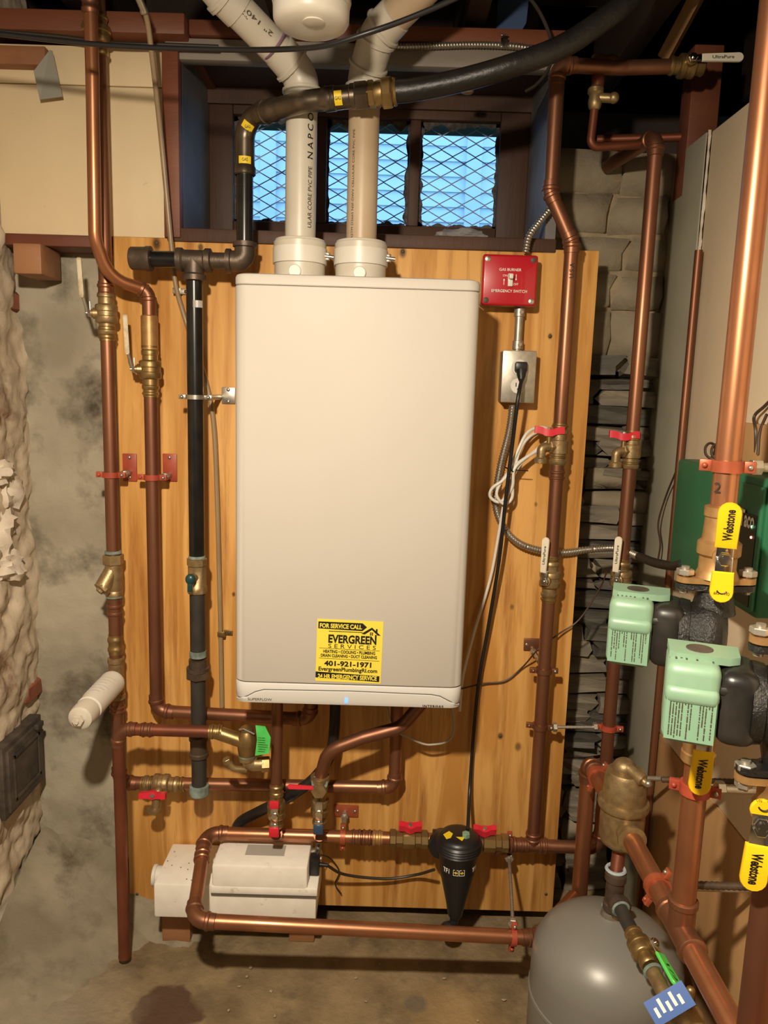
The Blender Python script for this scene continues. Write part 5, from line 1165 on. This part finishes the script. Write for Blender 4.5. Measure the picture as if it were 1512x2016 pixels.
y_lever(v, sp_, V(.03,0,1), stem, .062, .030, 'Webstone', 1, .014); y_lever(v, sp_+V(0,-.001,-.002), V(-.04,-.10,-1), stem, .042, .030, 'onoff', 1, .016)
v = flange_valve('bronze flange valve with hanging yellow lever under the farther pump', P1c-Z*.081, -1, 0)
sp_ = P1c+V(-.010,-.040,-.135); y_lever(v, sp_, V(-.03,0,-1), stem, .066, .030, 'Webstone', 1, .020)
v = flange_valve('bronze flange valve with yellow lever under the nearer pump', P2c-Z*.081, -1, 0)
sp_ = P2c+V(-.034,-.030,-.135); y_lever(v, sp_, V(-.03,0,-1), stem, .058, .030, 'Webstone', 1, .020); y_lever(v, sp_+V(0,0,.006), V(0,0,1), stem, .018, .028, 'onoff', 1, .012)
flange_valve('bronze flange valve on top of the nearer pump', P2c+Z*.077, 1, 0)
d1 = thing('zone_pipe', 'bright copper riser above the farther pump on the far right', 'pipe', P1c+Z*.17)
part('pipe', MB().cyl(P1c+Z*.165, V(MX,yP1,2.06), mR, n=20), 'copper_bright', d1)
text(d1, '2', V(MX-.016,yP1-.012,W(1412,958,yP1).z), V(-.6,-.8,0).cross(Z)*-1, Z, h=.014, m='ink')
d2_ = thing('zone_pipe', 'orange copper pipe between the hanging yellow lever and the diagonal pipe', 'pipe', V(MX,yP1,zM))
part('pipe', MB().cyl(V(MX,yP1,zM+.04), P1c-Z*.165, mR, n=20), 'copper_bright', d2_)
d3 = thing('zone_pipe', 'dark orange copper pipe at the lower right corner', 'pipe', V(MX+.01,yP2,zM))
part('pipe', MB().cyl(V(MX+.01,yP2,.25), P2c-Z*.165, mR, n=20), 'copper', d3)
d4 = thing('zone_pipe', 'copper riser above the nearer pump beyond the right edge', 'pipe', P2c+Z*.17)
part('pipe', MB().cyl(P2c+Z*.165, V(MX+.01,yP2,2.06), mR, n=20), 'copper_bright', d4)
# clamps and rods on the manifold side
zc = W(1437,918,yP1).z
k = ring_clamp('pipe_clamp', 'orange clamp with steel nut on the far-right riser', V(MX,yP1,zc), Z, mR, 'orange_paint', V(.9,-.4,0), w=.016)
part('standoff', MB().hexn(V(MX+.030,yP1-.004,zc), X, .014, .011).cyl(V(MX+.04,yP1-.004,zc), V(RX-.002,yP1-.004,zc), .0065), 'steel', k)
for yy, lab in ((Wx(1178,1512,MX).y, 'copper clamp on the diagonal pipe behind the brass air separator'), (Wx(1295,1740,MX).y, 'red clamp on the diagonal pipe in front of the air separator')):
    k = ring_clamp('pipe_clamp', lab, V(MX,yy,zM), Y, mR, 'orange_paint', V(.5,0,.85), w=.014)
    part('standoff', MB().hexn(V(MX+.026,yy,zM), X, .010, .009).cyl(V(MX+.03,yy,zM), V(RX-.003,yy,zM), .005), 'galv', k)
zc = W(1385,1552,yP1).z
k = ring_clamp('pipe_clamp', 'red clamp with steel nut just below the hanging yellow lever', V(MX,yP1,zc), Z, mR, 'red_paint', V(.9,-.4,0), w=.016)
part('standoff', MB().hexn(V(MX+.028,yP1-.006,zc+.004), X, .012, .011).cyl(V(MX+.04,yP1-.004,zc+.002), V(RX-.002,yP1-.004,zc), .006), 'steel', k)
a = Wx(1275,1533,MX+.03)
threaded_rod('hanger_rod', 'dark threaded rod pointing from the air separator to the right wall', V(MX+.03,yP1+.20,W(1280,1534,yP1+.20).z), V(RX-.003,yP1+.20,W(1280,1534,yP1+.20).z), .0055, False, 'iron')
a = Wx(1400,1737,.52)
threaded_rod('hanger_rod', 'dark threaded rod behind the orange pipe at the lower right', V(MX+.022,yP1+.02,a.z), V(RX-.003,yP1+.02,a.z), .0065, False, 'iron')
# thin copper line along the right wall
tl = Wx(1343,560,RX-.02)
solo('copper_tube', MB().cyl(V(RX-.014,-.078,.02), V(RX-.014,-.078,1.60), .008, n=14), 'copper', 'thin shiny copper tube running down the edge of the cream wall board', 'tube')
# ================================================================== ZONE RELAY
zx = .56; q0 = Wx(1332,930,zx); zt_ = W(1345,903,q0.y).z; zb_ = zt_-.21
zr_ = thing('zone_relay', 'dark green relay control box on the right wall behind the far riser', 'control box', V(.60,q0.y-.14,zb_))
y1 = q0.y; y0 = y1-.355
part('case', MB().bx((zx,y0,zb_), (RX-.001,y1,zt_), bev=.006), 'box_green', zr_)
ya = Wx(1436,960,zx).y
fc = part('front_panel', MB().bx((zx-.006,y0+.004,zb_+.01), (zx+.001,ya,zt_-.012), bev=.002), 'box_green', zr_)
yb0 = Wx(1450,1010,zx-.006).y; zb1 = Wx(1452,1003,zx-.006).z
part('face_label', MB().bx((zx-.0072,y0+.010,zb_+.015), (zx-.006,yb0,zb1)), 'box_green_dark', fc)
tc_ = Wx(1472,1022,zx-.0075)
text(fc, 'Taco', tc_, -Y, Z, w=.046, h=.026, m='white_ink', bold=.03, lift=.001)
for k in range(3): part('logo_bar', MB().bx((zx-.0082,yb0-.004-.022,zb1-.006-.004*k), (zx-.0072,yb0-.002,zb1-.0045-.004*k)), 'white_ink', fc)
part('logo_bar', MB().bx((zx-.0082,yb0-.014,zb1-.036), (zx-.0072,yb0-.002,zb1-.018)), 'white_ink', fc)
for px, py, m in ((1481,1037,'led_green'), (1479,1058,'led_red')): part('lamp', MB().ball(Wx(px,py,zx-.0075), .0022, 8, 6), m, fc)
solo('wood_backing', MB().bx((RX-.018,-.62,zt_-.14), (RX-.001,Wx(1412,860,RX-.018).y,zt_+.075), bev=.002), 'wood_tan', 'tan wooden backing board behind the green relay box', 'board')
wi = [V(RX-.03,y1-.03,zt_+.002)]
for i in range(26):
    a = i*.9; wi.append(V(.60+.012*math.cos(a), y1-.04-.008*i*.5, zt_+.020+.014*math.sin(a)))
wi.append(V(.60,y1-.17,zt_+.002))
solo('wire_coil', MB().tube(spline(wi, 5), .0024, 6), 'wire_brown', 'curled brown wires on top of the green relay box', 'wire')
solo('wire_bundle', MB().tube(spline([V(RX-.012,Wx(1495,870,RX-.01).y,zt_+.004), Wx(1488,850,RX-.02), Wx(1485,820,RX-.015), Wx(1505,800,RX-.01), Wx(1525,780,RX-.008)], 6), .0028, 6).tube(spline([Wx(1492,895,RX-.02), Wx(1496,850,RX-.02), Wx(1510,815,RX-.015)], 6), .0024, 6), 'wire_brown', 'loose brown wires on the cream board at the right edge', 'wire')
solo('thermostat_wire', MB().tube(spline([Wx(1330,930,RX-.02), Wx(1310,980,RX-.016), Wx(1296,1030,RX-.022), Wx(1300,1070,RX-.02), Wx(1296,1100,RX-.022)], 8), .0022, 6), 'wire_brown', 'thin dark wire hanging beside the thin copper tube', 'wire')
# ================================================================== UNDER THE JOISTS
sd = W(613, 30, -.42)
sm = thing('smoke_detector', 'round white smoke detector under the joists between the vent pipes', 'smoke detector', V(sd.x,-.42,1.84))
ztop = 1.896; R_ = .060
part('base', MB().lathe(V(sd.x,-.42,ztop), -Z, [(0,R_),(.010,R_+.001),(.018,R_-.001),(.019,R_-.006)], 40), 'white_plastic', sm)
part('cover', MB().lathe(V(sd.x,-.42,ztop-.019), -Z, [(0,R_-.006),(.001,R_-.001),(.018,R_-.0015),(.024,R_-.005),(.028,R_-.012),(.031,R_-.026),(.032,.012)], 40), 'white_plastic', sm)
part('test_button', MB().lathe(V(sd.x+.006,-.444,ztop-.049), -Z, [(0,.017),(.002,.017),(.003,.014)], 24), 'white_plastic', sm)
for k in range(14):
    a = 2*math.pi*k/14; p = V(sd.x+math.cos(a)*(R_+.0008), -.42+math.sin(a)*(R_+.0008), ztop-.009); part('vent_slot', MB().box(p, (.016,.0012,.003), (V(-math.sin(a),math.cos(a),0), V(math.cos(a),math.sin(a),0), Z)), 'ink_brown', sm)
solo('black_cable', MB().tube(spline([W(-40,62,-.32), W(60,74,-.32), W(200,88,-.33), W(330,95,-.34), W(460,98,-.36), W(560,97,-.40), W(640,90,-.44), W(720,66,-.46), W(800,38,-.46), W(900,-5,-.46), W(1000,-60,-.46)], 8), .0042, 10), 'black_plastic', 'black cable sagging across the picture top in front of the vents', 'cable')
solo('thin_cable', MB().tube(spline([W(-20,60,-.06), W(120,72,-.05), W(215,84,-.05), W(330,88,-.045), W(430,92,-.04)], 6), .004, 8), 'cable_dark', 'dark cable lying along the sill plate at the upper left', 'cable')
solo('grey_loop_cable', MB().tube(spline([W(1020,-30,-.1), W(1060,20,-.08), W(1085,80,-.06), W(1082,130,-.05), W(1058,165,-.02), W(1035,180,.0)], 8), .0036, 8), 'cable_dark', 'dark thin cable dropping beside the window upper right corner', 'cable')
solo('blue_tape', MB().prism([W(982,-10,.10), W(1042,-10,.10), W(1036,45,.10), W(1020,72,.10), W(1008,76,.10), W(975,70,.10)], V(0,.002,0)), 'blue_tape', 'blue cloth strip hanging between the joists above the window', 'cloth')
solo('wall_hook', MB().ball(W(920,180,.04), (.014,.010,.006)), 'bronze', 'small pale brass knob under the black gas line above the window', 'knob')
pbg = W(905,474,.03)
solo('plastic_bag', chunk(V(pbg.x,.035,1.634), (.050,.022,.014), 5, 24, 12, .5), 'clear_plastic', 'crumpled clear plastic bag on the window sill', 'bag')
# ================================================================== SOOT DOOR, CRUMBS
sx = -.815
z0_ = Wx(60,1560,sx).z; z1_ = Wx(60,1420,sx).z
ct = (Wx(95,1400,sx), Wx(22,1450,sx), Wx(10,1610,sx), Wx(98,1500,sx))
ya_, yb_ = .03, -.135
sdz0, sdz1 = Wx(98,1512,sx).z, Wx(95,1402,sx).z
so = thing('soot_door', 'black cast iron cleanout door in the left plaster wall', 'access door', V(sx,(ya_+yb_)/2,sdz0))
part('frame', MB().bx((sx-.03,yb_-.012,sdz0-.012), (sx-.001,ya_+.012,sdz1+.012), bev=.003), 'soot_iron', so)
dr = part('door', MB().bx((sx-.004,yb_,sdz0), (sx+.006,ya_,sdz1), bev=.002), 'soot_iron', so)
part('raised_border', MB().bx((sx+.005,yb_+.02,sdz0+.02), (sx+.009,ya_-.02,sdz0+.026)).bx((sx+.005,yb_+.02,sdz1-.026), (sx+.009,ya_-.02,sdz1-.02)).bx((sx+.005,yb_+.02,sdz0+.02), (sx+.009,yb_+.026,sdz1-.02)).bx((sx+.005,ya_-.026,sdz0+.02), (sx+.009,ya_-.02,sdz1-.02)), 'soot_iron', dr)
part('latch', MB().box(V(sx+.012,ya_-.03,sdz1+.002), (.012,.030,.014), bev=.003), 'soot_iron', dr)
for i in range(13):
    px, py = random.uniform(240,1000), random.uniform(1880,2010)
    p = Wz(px, py, .004); solo('plaster_crumb', chunk(p, (random.uniform(.002,.006), random.uniform(.002,.004), .002), i, 8, 5, .3), 'mortar', 'small white plaster crumb lying on the concrete floor', 'crumb', 'plaster crumbs on the floor')
